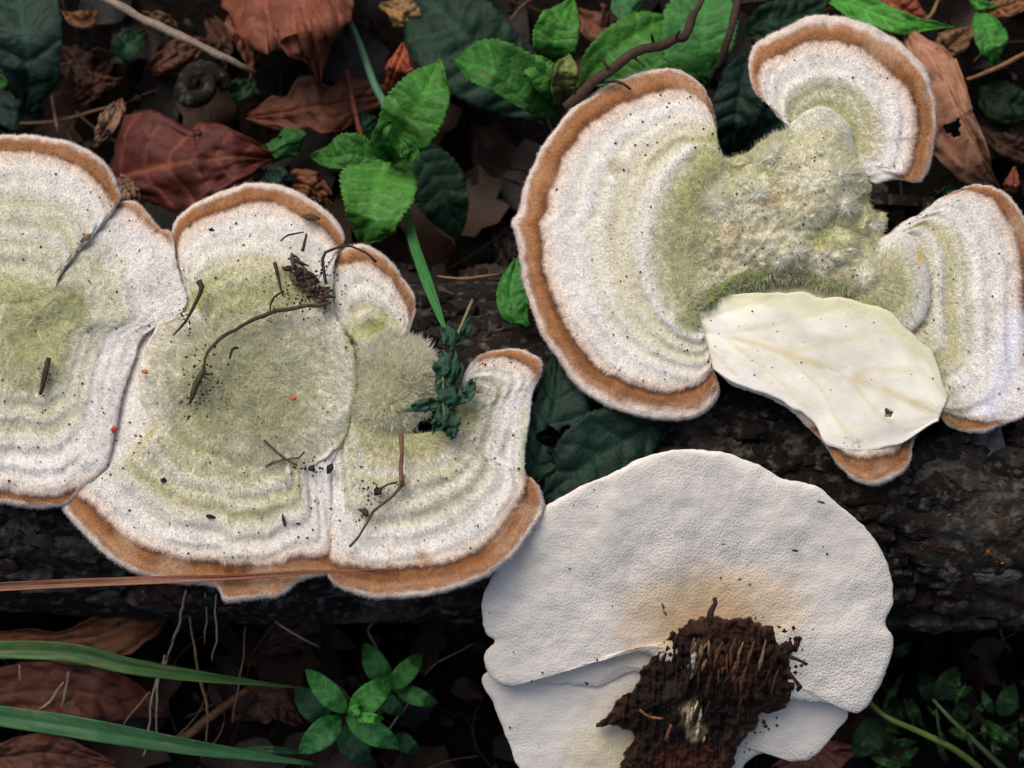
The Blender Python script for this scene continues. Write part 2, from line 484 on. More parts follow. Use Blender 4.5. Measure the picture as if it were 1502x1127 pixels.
def tube(name, pts, r, mat, col, parent=None, n=None, sides=7, jit=0.0, seed=0, label=None, cat=None, group=None, kind=None, flat=1.0, world=False):
    """tapered branch along photo points (px, py, z); r = radii in mm along it"""
    p = np.asarray(pts, float)
    w = p if world else P(p[:, 0], p[:, 1], p[:, 2])
    L = np.linalg.norm(np.diff(w, axis=0), axis=1).sum()
    n = n or int(np.clip(L / 0.0012, 6, 90))
    r_ = np.interp(np.linspace(0, 1, n), np.linspace(0, 1, len(np.atleast_1d(r))), np.atleast_1d(r)) * MM
    # spline in world space
    k = len(w); out = []
    for i in range(k - 1):
        p0, p1, p2, p3 = w[max(i - 1, 0)], w[i], w[i + 1], w[min(i + 2, k - 1)]
        t = np.linspace(0, 1, 16, endpoint=False)[:, None]
        out.append(0.5 * (2 * p1 + (p2 - p0) * t + (2 * p0 - 5 * p1 + 4 * p2 - p3) * t ** 2 + (3 * p1 - p0 - 3 * p2 + p3) * t ** 3))
    out.append(w[-1:]); d = np.concatenate(out)
    sl_ = np.concatenate([[0], np.cumsum(np.linalg.norm(np.diff(d, axis=0), axis=1))])
    q = np.linspace(0, sl_[-1], n)
    c = np.stack([np.interp(q, sl_, d[:, j]) for j in range(3)], -1)
    if jit:
        c += np.stack([fbm(q / 0.006, seed + 3.3 * j, seed + j, 3) for j in range(3)], -1) * jit * MM
    T = nrm(np.gradient(c, axis=0))
    A = nrm(np.cross(T, np.array([0.13, 0.2, 1.0]))); Bv = np.cross(T, A)
    th = np.linspace(0, 2 * math.pi, sides, endpoint=False)
    rr = r_[:, None] * (1 + (0.3 if jit else 0.08) * fbm(q[:, None] / 0.0022, th[None] * 1.3, seed + 9, 2))
    V = c[:, None] + A[:, None] * (np.cos(th)[None] * rr)[..., None] + Bv[:, None] * (np.sin(th)[None] * rr * flat)[..., None]
    V = np.transpose(V, (1, 0, 2))
    f = grid_faces(sides, n, True)
    col = np.asarray(col, float)
    cc = np.broadcast_to(lin(col), (sides, n, 3)) * (1 + 0.3 * fbm(q[None] / 0.004, th[:, None], seed + 4, 3))[..., None]
    ng = [[i * n for i in range(sides)][::-1], [i * n + n - 1 for i in range(sides)]]
    return mk(name, V, [f], mat, parent, cc, ngons=ng, label=label, cat=cat, group=group, kind=kind)

def leaf(name, mid, wl, wr=None, col=(60, 120, 45), mat='leaf', parent=None, seed=0, teeth=0, tamp=0.08, fold=0.15, arch=0.0, nveins=6, vdepth=0.4,
         vein=None, und=0.6, tilt=0.0, holes=(), label=None, cat=None, group=None, nt=72, nv=18, cramp=None, back=0.0, edgecol=None, vang=0.55, shape=None, th=0.25, blot=None, rag=0.0, stripe=0.0, spots=None, topcol=None):
    """leaf blade along a midrib of photo points (px, py, z); wl / wr half widths in photo pixels along it"""
    p = np.asarray(mid, float)
    k = len(p)
    r, _ = crv(p[:, :3], nt)
    # re-interpolate z smoothly
    mw = P(r[:, 0], r[:, 1], r[:, 2])
    t = np.linspace(0, 1, nt)
    def prof(wd):
        if np.ndim(wd) == 0:
            f = shape or (lambda t: np.sin(np.pi * np.clip(t, 0, 1) ** 0.82) ** 0.72)
            return wd * f(t)
        q = np.linspace(0, 1, len(wd))
        # smooth interpolation of the width list
        g, _ = crv(np.stack([q * 1000, np.zeros(len(wd))], -1), nt)
        wd = np.asarray(wd, float)
        x = np.clip(t * (len(wd) - 1), 0, len(wd) - 1.0001); i = x.astype(int); fr = x - i
        w0, w1, w2, w3 = wd[np.maximum(i - 1, 0)], wd[i], wd[i + 1], wd[np.minimum(i + 2, len(wd) - 1)]
        return np.maximum(0.5 * (2 * w1 + (w2 - w0) * fr + (2 * w0 - 5 * w1 + 4 * w2 - w3) * fr ** 2 + (3 * w1 - w0 - 3 * w2 + w3) * fr ** 3), 0)
    wl_ = prof(wl); wr_ = prof(wl if wr is None else wr)
    if teeth:
        saw = 1 - ((t * teeth) % 1.0)
        wl_ = wl_ * (1 + tamp * (saw - 0.5)); wr_ = wr_ * (1 + tamp * (((t * teeth + 0.4) % 1.0 < 1) * (1 - ((t * teeth + 0.4) % 1.0)) - 0.5))
    if rag:
        wl_ = wl_ * (1 + rag * fbm(t * 9, seed + 0.5, seed, 3)); wr_ = wr_ * (1 + rag * fbm(t * 9, seed + 7.5, seed + 2, 3))
    T = nrm(np.gradient(mw, axis=0))
    up = np.array([0, -math.sin(TILT), math.cos(TILT)])       # towards the viewer of the photograph
    side = nrm(np.cross(T, up))
    N = nrm(np.cross(side, T))
    ct, st = math.cos(tilt), math.sin(tilt)
    side, N = side * ct + N * st, N * ct - side * st
    v = np.linspace(-1, 1, nv)
    Wd = np.where(v[None] < 0, wl_[:, None], wr_[:, None]) * PX * 1.03
    av = np.abs(v)[None]
    q = t[:, None] * nveins - av * vang * 1.6
    fr = (q % 1.0)
    vg = np.exp(-((fr - 0.5) / 0.075) ** 2) * sstep(0.0, 0.08, av) * sstep(1.0, 0.8, av)
    mg = np.exp(-(av / 0.055) ** 2) * np.ones((nt, 1))
    pil = np.sin(np.pi * fr) ** 2 * 0.0
    off = fold * av * Wd - arch * av ** 2 * Wd - (vg * vdepth + mg * vdepth * 1.3) * 0.25 * MM * 1.6 + pil
    off = off + (np.abs(np.sin(np.pi * (fr - 0.5))) ** 0.8) * vdepth * 0.7 * MM * sstep(0, 0.2, av) * sstep(1.05, 0.7, av)
    off = off + fbm(t[:, None] * 5, v[None] * 2.2, seed, 3) * und * MM * (0.3 + av)
    off = off - back * (t[:, None] ** 2) * MM
    V = mw[:, None] + side[:, None] * (v[None] * Wd)[..., None] + N[:, None] * off[..., None]
    base = np.broadcast_to(lin(col), (nt, nv, 3))
    if cramp is not None:
        base = np.broadcast_to(ramp(t, [(a, lin(c)) for a, c in cramp])[:, None], (nt, nv, 3))
    if stripe: base = base * (1 + stripe * fbm(v[None] * 7 + seed, t[:, None] * 1.2, seed + 3, 3) + stripe * .6 * fbm(v[None] * 2, t[:, None] * 14, seed + 4, 3))[..., None]
    vc = lin(vein if vein is not None else tuple(min(255, c * 1.35 + 12) for c in col))
    C = base * (1 + 0.3 * fbm(t[:, None] * 6, v[None] * 3, seed + 8, 4))[..., None]
    C = mix(C, np.broadcast_to(vc, C.shape), np.clip(vg * 0.4 + mg * 0.75, 0, 1))
    if edgecol is not None:
        C = mix(C, np.broadcast_to(lin(edgecol), C.shape), sstep(0.8, 1.0, av) * np.ones((nt, 1)))
    if blot is not None:
        C = mix(C, np.broadcast_to(lin(blot), C.shape), sstep(0.25, 0.6, fbm(t[:, None] * 7, v[None] * 4, seed + 14, 4)))
    if spots is not None:
        C = mix(C, np.broadcast_to(lin(spots), C.shape), sstep(0.5, 0.68, fbm(t[:, None] * 16, v[None] * 7, seed + 24, 3)) * .8)
    if topcol is not None:
        C = mix(C, np.broadcast_to(lin(topcol), C.shape), sstep(-0.55, -0.95, v[None] + 0.25 * fbm(t[:, None] * 12, v[None] * 4, seed + 26, 3)) * .75)
    F = grid_faces(nt, nv)
    if holes:
        cen = V.reshape(-1, 3)[F].mean(1)
        keep = np.ones(len(F), bool); hc = []
        for hx, hy, hr in holes:
            # hole centre dropped onto the leaf
            pp = P(np.full(nt * nv, hx), np.full(nt * nv, hy), V.reshape(-1, 3)[:, 2])
            j = np.argmin(np.linalg.norm(pp - V.reshape(-1, 3), axis=1))
            c0 = V.reshape(-1, 3)[j].copy(); hc.append((c0, hr))
            dd = cen - c0
            ang = np.arctan2(dd[:, 1], dd[:, 0])
            keep &= np.linalg.norm(dd, axis=1) > hr * PX * (1 + 0.3 * np.sin(ang * 3 + seed) + 0.15 * np.sin(ang * 7))
        F = F[keep]
        VV = V.reshape(-1, 3)
        for c0, hr in hc:
            dd = VV - c0
            ang = np.arctan2(dd[:, 1], dd[:, 0]); ln_ = np.linalg.norm(dd, axis=1)
            R_ = hr * PX * (1 + 0.3 * np.sin(ang * 3 + seed) + 0.15 * np.sin(ang * 7))
            ins = ln_ < R_ * 1.25
            VV[ins] = c0 + dd[ins] / np.maximum(ln_[ins], 1e-9)[:, None] * (R_[ins] + (np.maximum(ln_[ins] - R_[ins], 0)) * .5)[:, None]
        V = VV.reshape(V.shape)
    o = mk(name, V, [F], mat, parent, C, label=label, cat=cat, group=group)
    sm = o.modifiers.new('thickness', 'SOLIDIFY'); sm.thickness = th * MM; sm.offset = 0
    return o

# ================================================================ the setting
def ground_h(x, y):
    z = 0.006 * fbm(x / 0.05, y / 0.05, 3, 4) + 0.002 * fbm(x / 0.008, y / 0.008, 5, 3)
    z = z + 0.016 * sstep(0.02, 0.12, y) + 0.008 * sstep(-0.03, -0.1, y)
    return z

g = np.concatenate([-np.geomspace(40, 0.32, 22)[:-1], np.linspace(-0.32, 0.32, 160), np.geomspace(0.32, 40, 22)[1:]])
GX, GY = np.meshgrid(g, g, indexing='ij')
GZ = ground_h(GX, GY)
gc = mix(np.broadcast_to(lin((19, 15, 12)), GX.shape + (3,)), np.broadcast_to(lin((32, 24, 18)), GX.shape + (3,)),
         sstep(0.0, 0.6, fbm(GX / 0.012, GY / 0.012, 9, 4)))
mk('ground', np.stack([GX, GY, GZ], -1), [grid_faces(len(g), len(g))], 'soil', None, gc, kind='structure')

# ---- fallen log
LR, LZ = 0.037, 0.039
LYC = float(P(751, 655, 0.045)[1])
def log_axis(x):
    return LYC - 0.02 * x, LZ
def log_z(x, y):
    yc, zc = log_axis(x)
    return zc + np.sqrt(np.maximum(LR ** 2 - (y - yc) ** 2, 1e-6))
def on_log(px, py):
    z = np.full(np.shape(px), 0.07)
    for _ in range(25):
        w = P(px, py, z)
        z = 0.5 * z + 0.5 * log_z(w[..., 0], w[..., 1])
    return P(px, py, z)

log = thing('fallen_log', 'dark rotting log lying under the bracket fungi', 'log', (0, LYC, 0.0))
lx = np.concatenate([np.linspace(-0.42, -0.13, 60)[:-1], np.linspace(-0.13, 0.13, 260), np.linspace(0.13, 0.42, 60)[1:]])
la = np.linspace(0, 2 * math.pi, 200, endpoint=False)
LX, LA = np.meshgrid(lx, la, indexing='xy')
cyc = np.cos(LA) * 3.0; cys = np.sin(LA) * 3.0
rdg = np.abs(fbm(LX / 0.03 + 2.0 * cys, cyc * 2.2 + LX * 6, 41, 4))
fis = np.abs(fbm(LX / 0.05, LA * 5.0 * (np.sin(LA) >= 0) + LA * 5.0 * (np.sin(LA) < 0), 44, 3))
rad = LR * (1 + 0.06 * fbm(LX / 0.05, cyc, 40, 4) + 0.06 * fbm(LX / 0.05, cys, 47, 4))
rad = rad + (rdg * 2.6 - 1.4) * MM - 2.6 * MM * sstep(0.12, 0.0, fis) + 0.9 * MM * fbm(LX / 0.004, LA * 9, 43, 3) * sstep(0.0, 0.5, np.abs(np.sin(LA)) + 0.3)
yc, zc = log_axis(LX)
LV = np.stack([LX, yc + np.cos(LA) * rad, zc + np.sin(LA) * rad], -1)
lc = mix(np.broadcast_to(lin((36, 31, 27)), LX.shape + (3,)), np.broadcast_to(lin((62, 52, 43)), LX.shape + (3,)), sstep(0.1, 0.6, fbm(LX / 0.012, LA * 3, 45, 4)))
lc = mix(lc, np.broadcast_to(lin((88, 86, 80)), LX.shape + (3,)), sstep(0.35, 0.7, fbm(LX / 0.016, LA * 2.2, 46, 4)) * 0.8)
lc = mix(lc, np.broadcast_to(lin((28, 23, 20)), LX.shape + (3,)), sstep(0.1, 0.02, fis))
nl = len(lx)
mk('bark', LV, [grid_faces(len(la), nl, True)], 'bark', log, lc, ngons=[[i * nl for i in range(len(la))], [i * nl + nl - 1 for i in range(len(la))][::-1]])

def bark_plate(px, py, w, h, rot, col, seed, name='bark_plate', thick=1.3, mat='bark'):
    c = on_log(np.array([px]), np.array([py]))[0]
    ycx, zcx = log_axis(c[0])
    N = nrm(np.array([0, c[1] - ycx, c[2] - zcx])); A = np.array([1.0, 0, 0]); Bv = np.cross(N, A)
    A, Bv = A * math.cos(rot) + Bv * math.sin(rot), Bv * math.cos(rot) - A * math.sin(rot)
    n = 20
    th = np.linspace(0, 2 * math.pi, n, endpoint=False)
    rr = (1 + 0.75 * fbm(np.cos(th) * 2.6 + seed, np.sin(th) * 2.6, seed, 4))
    rings = []
    for k, (sc_, hh) in enumerate(((1.0, -1.5), (1.0, 0.55), (0.9, 0.85), (0.5, 1.0))):
        hz = np.ones(n) * hh * thick * (1 + (0.7 * fbm(np.cos(th) * 3 * sc_, np.sin(th) * 3 * sc_, seed + 5, 2) if hh > 0 else 0))
        rings.append(c + A * (np.cos(th) * rr * w * PX * sc_)[:, None] + Bv * (np.sin(th) * rr * h * PX * sc_)[:, None] + N * (hz * MM)[:, None])
    V = np.stack(rings, 1)
    cen = V[:, -1].mean(0)
    V = np.concatenate([V.reshape(-1, 3), cen[None]])
    f = grid_faces(n, 4, True)
    tr = np.array([[i * 4 + 3, ((i + 1) % n) * 4 + 3, n * 4] for i in range(n)])
    cc = lin(col) * (1 + 0.35 * RNG.normal(size=(len(V), 1)) * 0.5)
    return mk(name, V, [f, tr], mat, log, cc)

pr = random.Random(5)
zones = [((1225, 640, 1530, 930), 62), ((-30, 745, 150, 875), 22), ((610, 385, 770, 540), 16), ((1030, 575, 1230, 720), 16), ((1255, 285, 1420, 345), 8), ((520, 875, 715, 890), 4), ((150, 850, 420, 885), 10)]
cols_ = [(36, 31, 27), (46, 39, 33), (27, 23, 20), (62, 56, 50), (50, 36, 29), (76, 73, 68), (30, 26, 23)]
k = 0
for (x0, y0, x1, y1), n in zones:
    for i in range(n):
        bark_plate(pr.uniform(x0, x1), pr.uniform(y0, y1), pr.uniform(16, 46), pr.uniform(8, 20), pr.uniform(-0.3, 0.3), pr.choice(cols_), k, thick=pr.uniform(0.5, 1.7)); k += 1
for px, py, w, h, r, c in ((1377, 757, 17, 4, 0.25, (170, 100, 58)), (1464, 817, 10, 5, -0.3, (150, 88, 50)), (1447, 805, 6, 4, -0.8, (120, 70, 40)), (1330, 705, 7, 4, 0.3, (90, 66, 44))):
    bark_plate(px, py, w, h, r, c, k, 'bark_flake', 1.6, 'wood'); k += 1
for px, py, w, h in ((1462, 690, 26, 46), (1422, 826, 34, 26), (1440, 640, 20, 18), (1330, 640, 14, 12)):
    bark_plate(px, py, w, h, 0.1, (100, 99, 94), k, 'lichen_patch', 0.35); k += 1

# ================================================================ furry bracket fungi
GRP = 'furry white bracket fungi fused in a row on the log'
ZB = 0.086
def base_of(px, py):
    w = on_log(np.array([px]), np.array([py]))[0]
    return (w[0], w[1], w[2])

R_ROS = [(0, GREEN), (0.22, GREEN), (0.34, mix(GREEN, CREAM, 0.5)), (0.46, GREY), (0.56, CREAM), (0.64, mix(WHITE, OLIVE, 0.25)), (0.7, WHITE), (1, WHITE)]
H_ROS = ((0, 2.6), (0.25, 2.4), (0.42, .8), (0.6, 0.9), (1, 0.7))
# --- A, cut by the frame
A = thing('bracket_fungus', 'furry white bracket with a grooved upper lobe overlapping a wide greenish lower lobe', 'fungus', base_of(40, 560), GRP)
cap('cap', A, [(-75, 215, 10, 22), (-30, 202, 11, 22), (10, 198, 12, 22), (60, 200, 12, 24), (120, 215, 13, 26), (158, 243, 12, 24), (176, 283, 10, 18), (170, 305, 5, 4), (140, 338, 3, 0), (108, 368, 2, 0), (88, 400, 2, 0)],
    [(-60, 440), (-20, 445), (20, 445), (60, 440), (80, 430)], False, ZB + 0.0032, ZB + 0.002, [(0, -1.5), (0.3, .9), (0.6, .8), (0.85, 0.4), (1, 0)],
    [(0, GREEN), (0.1, GREEN), (0.2, mix(GREEN, CREAM, .5)), (0.34, CREAM), (0.44, WHITE), (0.5, mix(WHITE, OLIVE, .45)), (0.6, mix(WHITE, OLIVE, .35)), (0.66, WHITE), (1, WHITE)],
    3, rings=((0.55, 0.5, 0.015), (0.4, 0.5, 0.015)), hair=((0, 2.2), (0.2, .9), (0.35, 0.9), (1, 0.7)), label='upper lobe with white grooved rings and brown rim')
cap('cap', A, [(150, 305, 5, 8), (172, 298, 7, 10), (200, 296, 7, 14), (222, 318, 6, 16), (236, 334, 5, 14), (252, 342, 4, 10), (258, 372, 2, 0, .9), (266, 412, 2, 0, .9), (275, 445, 2, 0, .9),
               (255, 466, 2, 0, .9), (212, 491, 2, 0, .9), (197, 530, 2, 0, .9), (183, 572, 2, 0, .9), (172, 622, 2, 0, .8), (157, 680, 2, 0, 1.2), (124, 716, 4, 6, .6), (96, 740, 10, 20), (60, 746, 12, 20), (20, 741, 14, 20), (-40, 735, 14, 20), (-90, 700, 12, 20), (-110, 600, 12, 20), (-110, 480, 12, 20), (-80, 400, 2, 0), (-10, 395, 2, 0), (60, 380, 2, 0), (100, 355, 2, 0)],
    [(52, 485)], True, ZB + 0.003, ZB, [(0, -1.0), (0.25, 0.6), (0.55, 0.7), (0.85, 0.5), (1, 0)], R_ROS, 5,
    rings=((0.62, 0.5, 0.02), (0.45, 0.4, 0.02)), hair=H_ROS, root=0.07, lump=0.8,
    paints=(([(35, 450)], 45, (150, 152, 70), .6), ([(105, 445)], 40, (148, 152, 72), .6), ([(70, 470)], 26, (120, 122, 104), .5)), label='wide lower lobe with tufted green centre')
# --- B
B = thing('bracket_fungus', 'largest round furry bracket with dark rootlets and debris stuck on its green centre', 'fungus', base_of(350, 600), GRP)
cap('cap', B, [(252, 350, 7, 18, -.5), (262, 317, 12, 24), (300, 291, 14, 26), (350, 273, 15, 26), (392, 268, 15, 26), (430, 280, 14, 24), (466, 300, 14, 22), (492, 322, 14, 22), (505, 345, 12, 20), (502, 362, 8, 10), (492, 385, 2, 0, .9), (488, 425, 2, 0, .9),
               (493, 465, 2, 0, .9), (505, 500, 2, 0, .9), (512, 560, 2, 0, .9), (508, 630, 2, 0, .9), (487, 690, 2, 0, .7), (489, 750, 2, 0, .5), (493, 800, 6, 12, .3), (487, 838, 10, 28), (440, 853, 12, 40), (412, 874, 14, 54), (370, 880, 15, 60), (330, 883, 14, 62), (314, 862, 14, 40), (250, 855, 14, 36), (185, 835, 15, 34), (140, 802, 17, 32), (110, 768, 17, 32), (90, 742, 14, 26, -.6),
               (112, 712, 2, 0, -.9), (150, 660, 2, 0, -.9), (165, 600, 2, 0, -.9), (180, 540, 2, 0, -.9), (205, 480, 2, 0, -.9), (250, 450, 2, 0, -.9), (258, 400, 2, 0, -.8)],
    [(350, 565)], True, ZB + 0.0015, ZB - 0.0004, [(0, 0), (0.3, 0.4), (0.6, 0.9), (0.85, 0.5), (1, 0)],
    [(0, GREEN), (0.35, mix(GREEN, OLIVE, .4)), (0.44, mix(OLIVE, CREAM, .4)), (0.49, mix(WHITE, CREAM, .5)), (0.52, mix(WHITE, CREAM, .5)), (0.56, mix(GREEN, OLIVE, .7)), (0.6, OLIVE), (0.645, mix(WHITE, CREAM, .6)), (0.69, WHITE), (1, WHITE)],
    8, rings=((0.7, 0.6, 0.015), (0.55, 0.5, 0.02)), hair=((0, 1.8), (0.4, 1.2), (0.6, 0.9), (1, 0.7)), root=0.07,
    paints=(([(300, 440), (390, 425), (470, 440)], 40, (158, 160, 86), .55), ([(262, 470), (290, 440)], 24, (160, 162, 88), .4)), label='broad cap with brown rim')
cap('inner_disc', B, [(208, 535, 2, 0), (222, 490, 2, 0), (262, 462, 2, 0), (330, 450, 2, 0), (400, 448, 2, 0), (455, 448, 2, 0), (492, 466, 2, 0), (515, 500, 2, 0), (523, 535, 2, 0), (519, 580, 2, 0), (516, 615, 2, 0), (503, 650, 2, 0), (465, 683, 2, 0), (400, 700, 2, 0), (320, 688, 2, 0), (250, 650, 2, 0), (212, 595, 2, 0)],
    [(345, 555)], True, ZB + 0.0028, ZB + 0.0016, [(0, -0.6), (0.4, 0.3), (0.8, 0.4), (1, 0)],
    [(0, GREEN), (0.4, mix(GREEN, GREY, .4)), (0.6, mix(GREEN, GREY, .6)), (0.8, mix(CREAM, GREY, .6)), (0.92, CREAM), (1, CREAM)], 12, hair=((0, 2.4), (0.6, 1.8), (0.85, 1.2), (1, 0.8)), root=ZB - 0.001, th=1.4, lump=1.5, roll=8, dens=24, stand=.25, nap=.6, edge_j=5,
    paints=(([(330, 560), (290, 600)], 34, (128, 128, 76), .5), ([(505, 480), (523, 535), (517, 610), (500, 650)], 9, (176, 180, 116), .7), ([(400, 620)], 60, (164, 164, 104), .4), ([(410, 525)], 40, (186, 188, 172), .5)), label='older raised disc with greenish fur')
# --- C
C_ = thing('bracket_fungus', 'furry bracket curling round in a hook beside the wilted blue-green sprig', 'fungus', base_of(590, 620), GRP)
cap('cap', C_, [(490, 470, 2, 0, -.6), (488, 420, 2, 0, -.6), (489, 385, 3, 4, -.6), (500, 365, 10, 18), (530, 359, 10, 22), (556, 370, 11, 22), (575, 385, 10, 20), (590, 408, 9, 16), (608, 432, 8, 14), (609, 455, 6, 6), (604, 475, 3, 0), (598, 492, 2, 0)],
    [(520, 505), (540, 510), (560, 508), (575, 500)], False, ZB - 0.001, ZB - 0.001, [(0, -.6), (0.3, 0.8), (0.7, 1.2), (1, 0)],
    [(0, OLIVE), (0.2, GREEN), (0.35, mix(OLIVE, CREAM, .3)), (0.5, CREAM), (0.62, WHITE), (1, WHITE)], 15, hair=((0, .9), (0.4, 1.0), (1, 0.8)),
    paints=(([(555, 480)], 28, (140, 146, 60), .6),), label='small upper lobe with brown rim')
cap('cap', C_, [(682, 548, 3, 0), (690, 533, 4, 2), (715, 517, 5, 8), (758, 512, 7, 22), (785, 522, 7, 26), (797, 534, 7, 22), (793, 552, 4, 6), (783, 575, 2, 0), (777, 610, 2, 0), (770, 660, 2, 0), (771, 695, 3, 3), (782, 704, 7, 14), (796, 725, 12, 26), (797, 748, 15, 34), (782, 778, 16, 36), (742, 825, 17, 38), (700, 853, 17, 38), (640, 871, 17, 38), (562, 879, 15, 38), (512, 868, 13, 36), (482, 848, 9, 26, -.4), (478, 815, 4, 10, -.8), (476, 750, 2, 0, -.7), (478, 690, 2, 0, -.8), (490, 640, 2, 0, -.9), (500, 590, 2, 0, -.9)],
    [(676, 598), (672, 608), (664, 618), (655, 625), (640, 632), (615, 636), (590, 636), (565, 632), (545, 625), (530, 610), (522, 590)], False, ZB - 0.0005, ZB - 0.0002, [(0, -.5), (0.3, 0.6), (0.6, 0.9), (0.85, .5), (1, 0)],
    [(0, GREEN), (0.1, OLIVE), (0.2, mix(OLIVE, CREAM, .5)), (0.25, WHITE), (0.3, mix(GREEN, OLIVE, .6)), (0.36, CREAM), (0.4, WHITE), (0.45, mix(WHITE, OLIVE, .6)), (0.51, WHITE), (1, WHITE)], 18,
    rings=((0.5, 0.6, 0.015), (0.3, 0.5, 0.02)), hair=((0, 1.7), (0.3, 1.1), (1, 0.8)), root=0.07,
    paints=(([(680, 610)], 36, (158, 160, 78), .6), ([(620, 818)], 16, (178, 130, 80), .6), ([(770, 600), (765, 690)], 10, (196, 200, 150), .5), ([(745, 635), (735, 665)], 9, (150, 138, 140), .5)), label='wide hooked lower lobe with rusty rim')
cap('fur_mound', C_, [(519, 545, 2, 0), (526, 510, 2, 0), (552, 492, 2, 0), (598, 488, 2, 0), (630, 506, 2, 0), (640, 545, 2, 0), (636, 588, 2, 0), (618, 618, 2, 0), (588, 636, 2, 0), (548, 632, 2, 0), (522, 600, 2, 0)],
    [(575, 585)], True, ZB + 0.0024, ZB - 0.0008, [(0, 0), (0.5, .8), (0.8, .5), (1, 0)], [(0, GREEN), (0.5, mix(GREEN, CREAM, .4)), (0.8, CREAM), (1, CREAM)], 22, hair=((0, 2.2), (0.6, 2.4), (1, 2.4)), root=0.07, lump=1.3, dens=30, stand=.3, nap=.5, edge_j=7, hw=.1, specks=0.4, label='dense furry greenish mound')

# --- D, the cluster round the lumpy knob
D = thing('bracket_fungus', 'cluster of furry white brackets fanning out from a lumpy yellow-green knob', 'fungus', base_of(1150, 420), None)
MOSS = (112, 128, 34)
D1o = [(1058, 222, 3, 0), (1050, 200, 4, 2), (1046, 165, 8, 14), (1035, 132, 9, 20), (1010, 109, 9, 26), (980, 101, 9, 30), (938, 108, 9, 34), (890, 126, 10, 38), (850, 151, 11, 40), (816, 186, 11, 38), (790, 226, 12, 36), (768, 275, 14, 36), (760, 308, 20, 34), (750, 326, 24, 34), (757, 345, 20, 34), (763, 385, 16, 34), (775, 440, 16, 36), (798, 498, 18, 38), (828, 540, 22, 36), (850, 570, 26, 34), (900, 600, 32, 32), (958, 614, 38, 30), (1000, 618, 40, 28), (1035, 605, 36, 26), (1054, 577, 26, 28), (1050, 555, 18, 24), (1034, 522, 8, 14), (1016, 495, 3, 0)]
cap('cap', D, D1o, [(1062, 240), (1045, 270), (1036, 310), (1032, 350), (1030, 390), (1026, 430), (1018, 470)], False, ZB + 0.004, ZB + 0.0005, [(0, -1.5), (0.15, 0), (0.35, 1.2), (0.6, .9), (0.85, .8), (1, 0)],
    [(0, GREEN), (0.1, mix(GREEN, OLIVE, .5)), (0.2, OLIVE), (0.26, mix(WHITE, OLIVE, .4)), (0.35, WHITE), (0.4, mix(CREAM, OLIVE, .55)), (0.48, mix(CREAM, OLIVE, .35)), (0.56, CREAM), (0.66, WHITE), (1, WHITE)], 25,
    rings=((0.37, .8, 0.01), (0.2, .5, .03)), hair=((0, 2.3), (0.15, 1.8), (0.3, 0.8), (1, 0.7)), root=0.068, ringtint=.25,
    paints=(([(1010, 475), (1035, 440), (1060, 425)], 26, MOSS, .6), ([(1045, 210), (1030, 260), (1010, 290)], 34, (172, 178, 92), .5), ([(900, 245)], 16, (140, 134, 92), .6), ([(1045, 205), (990, 205), (950, 240)], 8, (150, 134, 84), .5)), label='large crescent cap with wide rusty rim')
D2o = [(1182, 205, 2, 0), (1160, 190, 2, 0), (1140, 170, 2, 0), (1122, 150, 4, 4), (1105, 130, 8, 10), (1098, 95, 10, 18), (1108, 65, 15, 24), (1145, 43, 20, 28), (1200, 22, 26, 30), (1258, 30, 26, 32), (1310, 55, 22, 34), (1350, 92, 18, 36), (1367, 130, 12, 34), (1372, 180, 8, 32), (1368, 225, 7, 28), (1357, 258, 8, 22), (1342, 268, 14, 14), (1312, 264, 6, 2), (1282, 269, 2, 0), (1262, 250, 2, 0), (1252, 232, 2, 0)]
cap('cap', D, D2o, [(1192, 215), (1188, 200), (1196, 188), (1210, 184), (1224, 188), (1234, 202), (1238, 222)], False, ZB + 0.002, ZB + 0.002, [(0, -1.0), (0.2, -.4), (0.45, .8), (0.7, .8), (1, 0)],
    [(0, OLIVE), (0.2, mix(GREEN, OLIVE, .5)), (0.32, mix(OLIVE, CREAM, .4)), (0.42, CREAM), (0.5, WHITE), (1, WHITE)], 29, hair=((0, .9), (0.3, 1.2), (0.5, .8), (1, 0.75)), root=0.068, ringtint=.2,
    paints=(([(1290, 205), (1340, 205)], 5, (150, 140, 130), .4),), label='upper kidney-shaped cap with rusty rim')
cap('inner_disc', D, [(1160, 205, 2, 0), (1158, 184, 2, 0), (1180, 164, 2, 0), (1208, 157, 2, 0), (1236, 172, 2, 0), (1250, 200, 2, 0), (1253, 228, 2, 0), (1240, 248, 2, 0), (1205, 250, 2, 0), (1175, 240, 2, 0)],
    [(1200, 215)], True, ZB + 0.006, ZB + 0.0042, [(0, 0), (0.6, .8), (1, 0)], [(0, OLIVE), (0.5, GREY), (1, GREY)], 31, hair=((0, .9), (0.6, .9), (1, .9)), root=0.07, th=2.5, dens=35, specks=.4, label='small hairy disc')
D3o = [(1302, 345, 2, 0), (1322, 328, 2, 0), (1348, 314, 2, 0), (1380, 292, 3, 2), (1408, 277, 6, 10), (1440, 271, 9, 18), (1472, 282, 9, 24), (1500, 315, 8, 24), (1516, 375, 8, 24), (1520, 440, 8, 22), (1518, 520, 6, 10), (1522, 575, 4, 0), (1512, 606, 4, 0), (1475, 622, 6, 4), (1440, 636, 12, 30), (1408, 632, 12, 36), (1385, 618, 8, 26), (1372, 590, 3, 6), (1362, 560, 2, 0), (1348, 525, 2, 0), (1318, 494, 2, 0)]
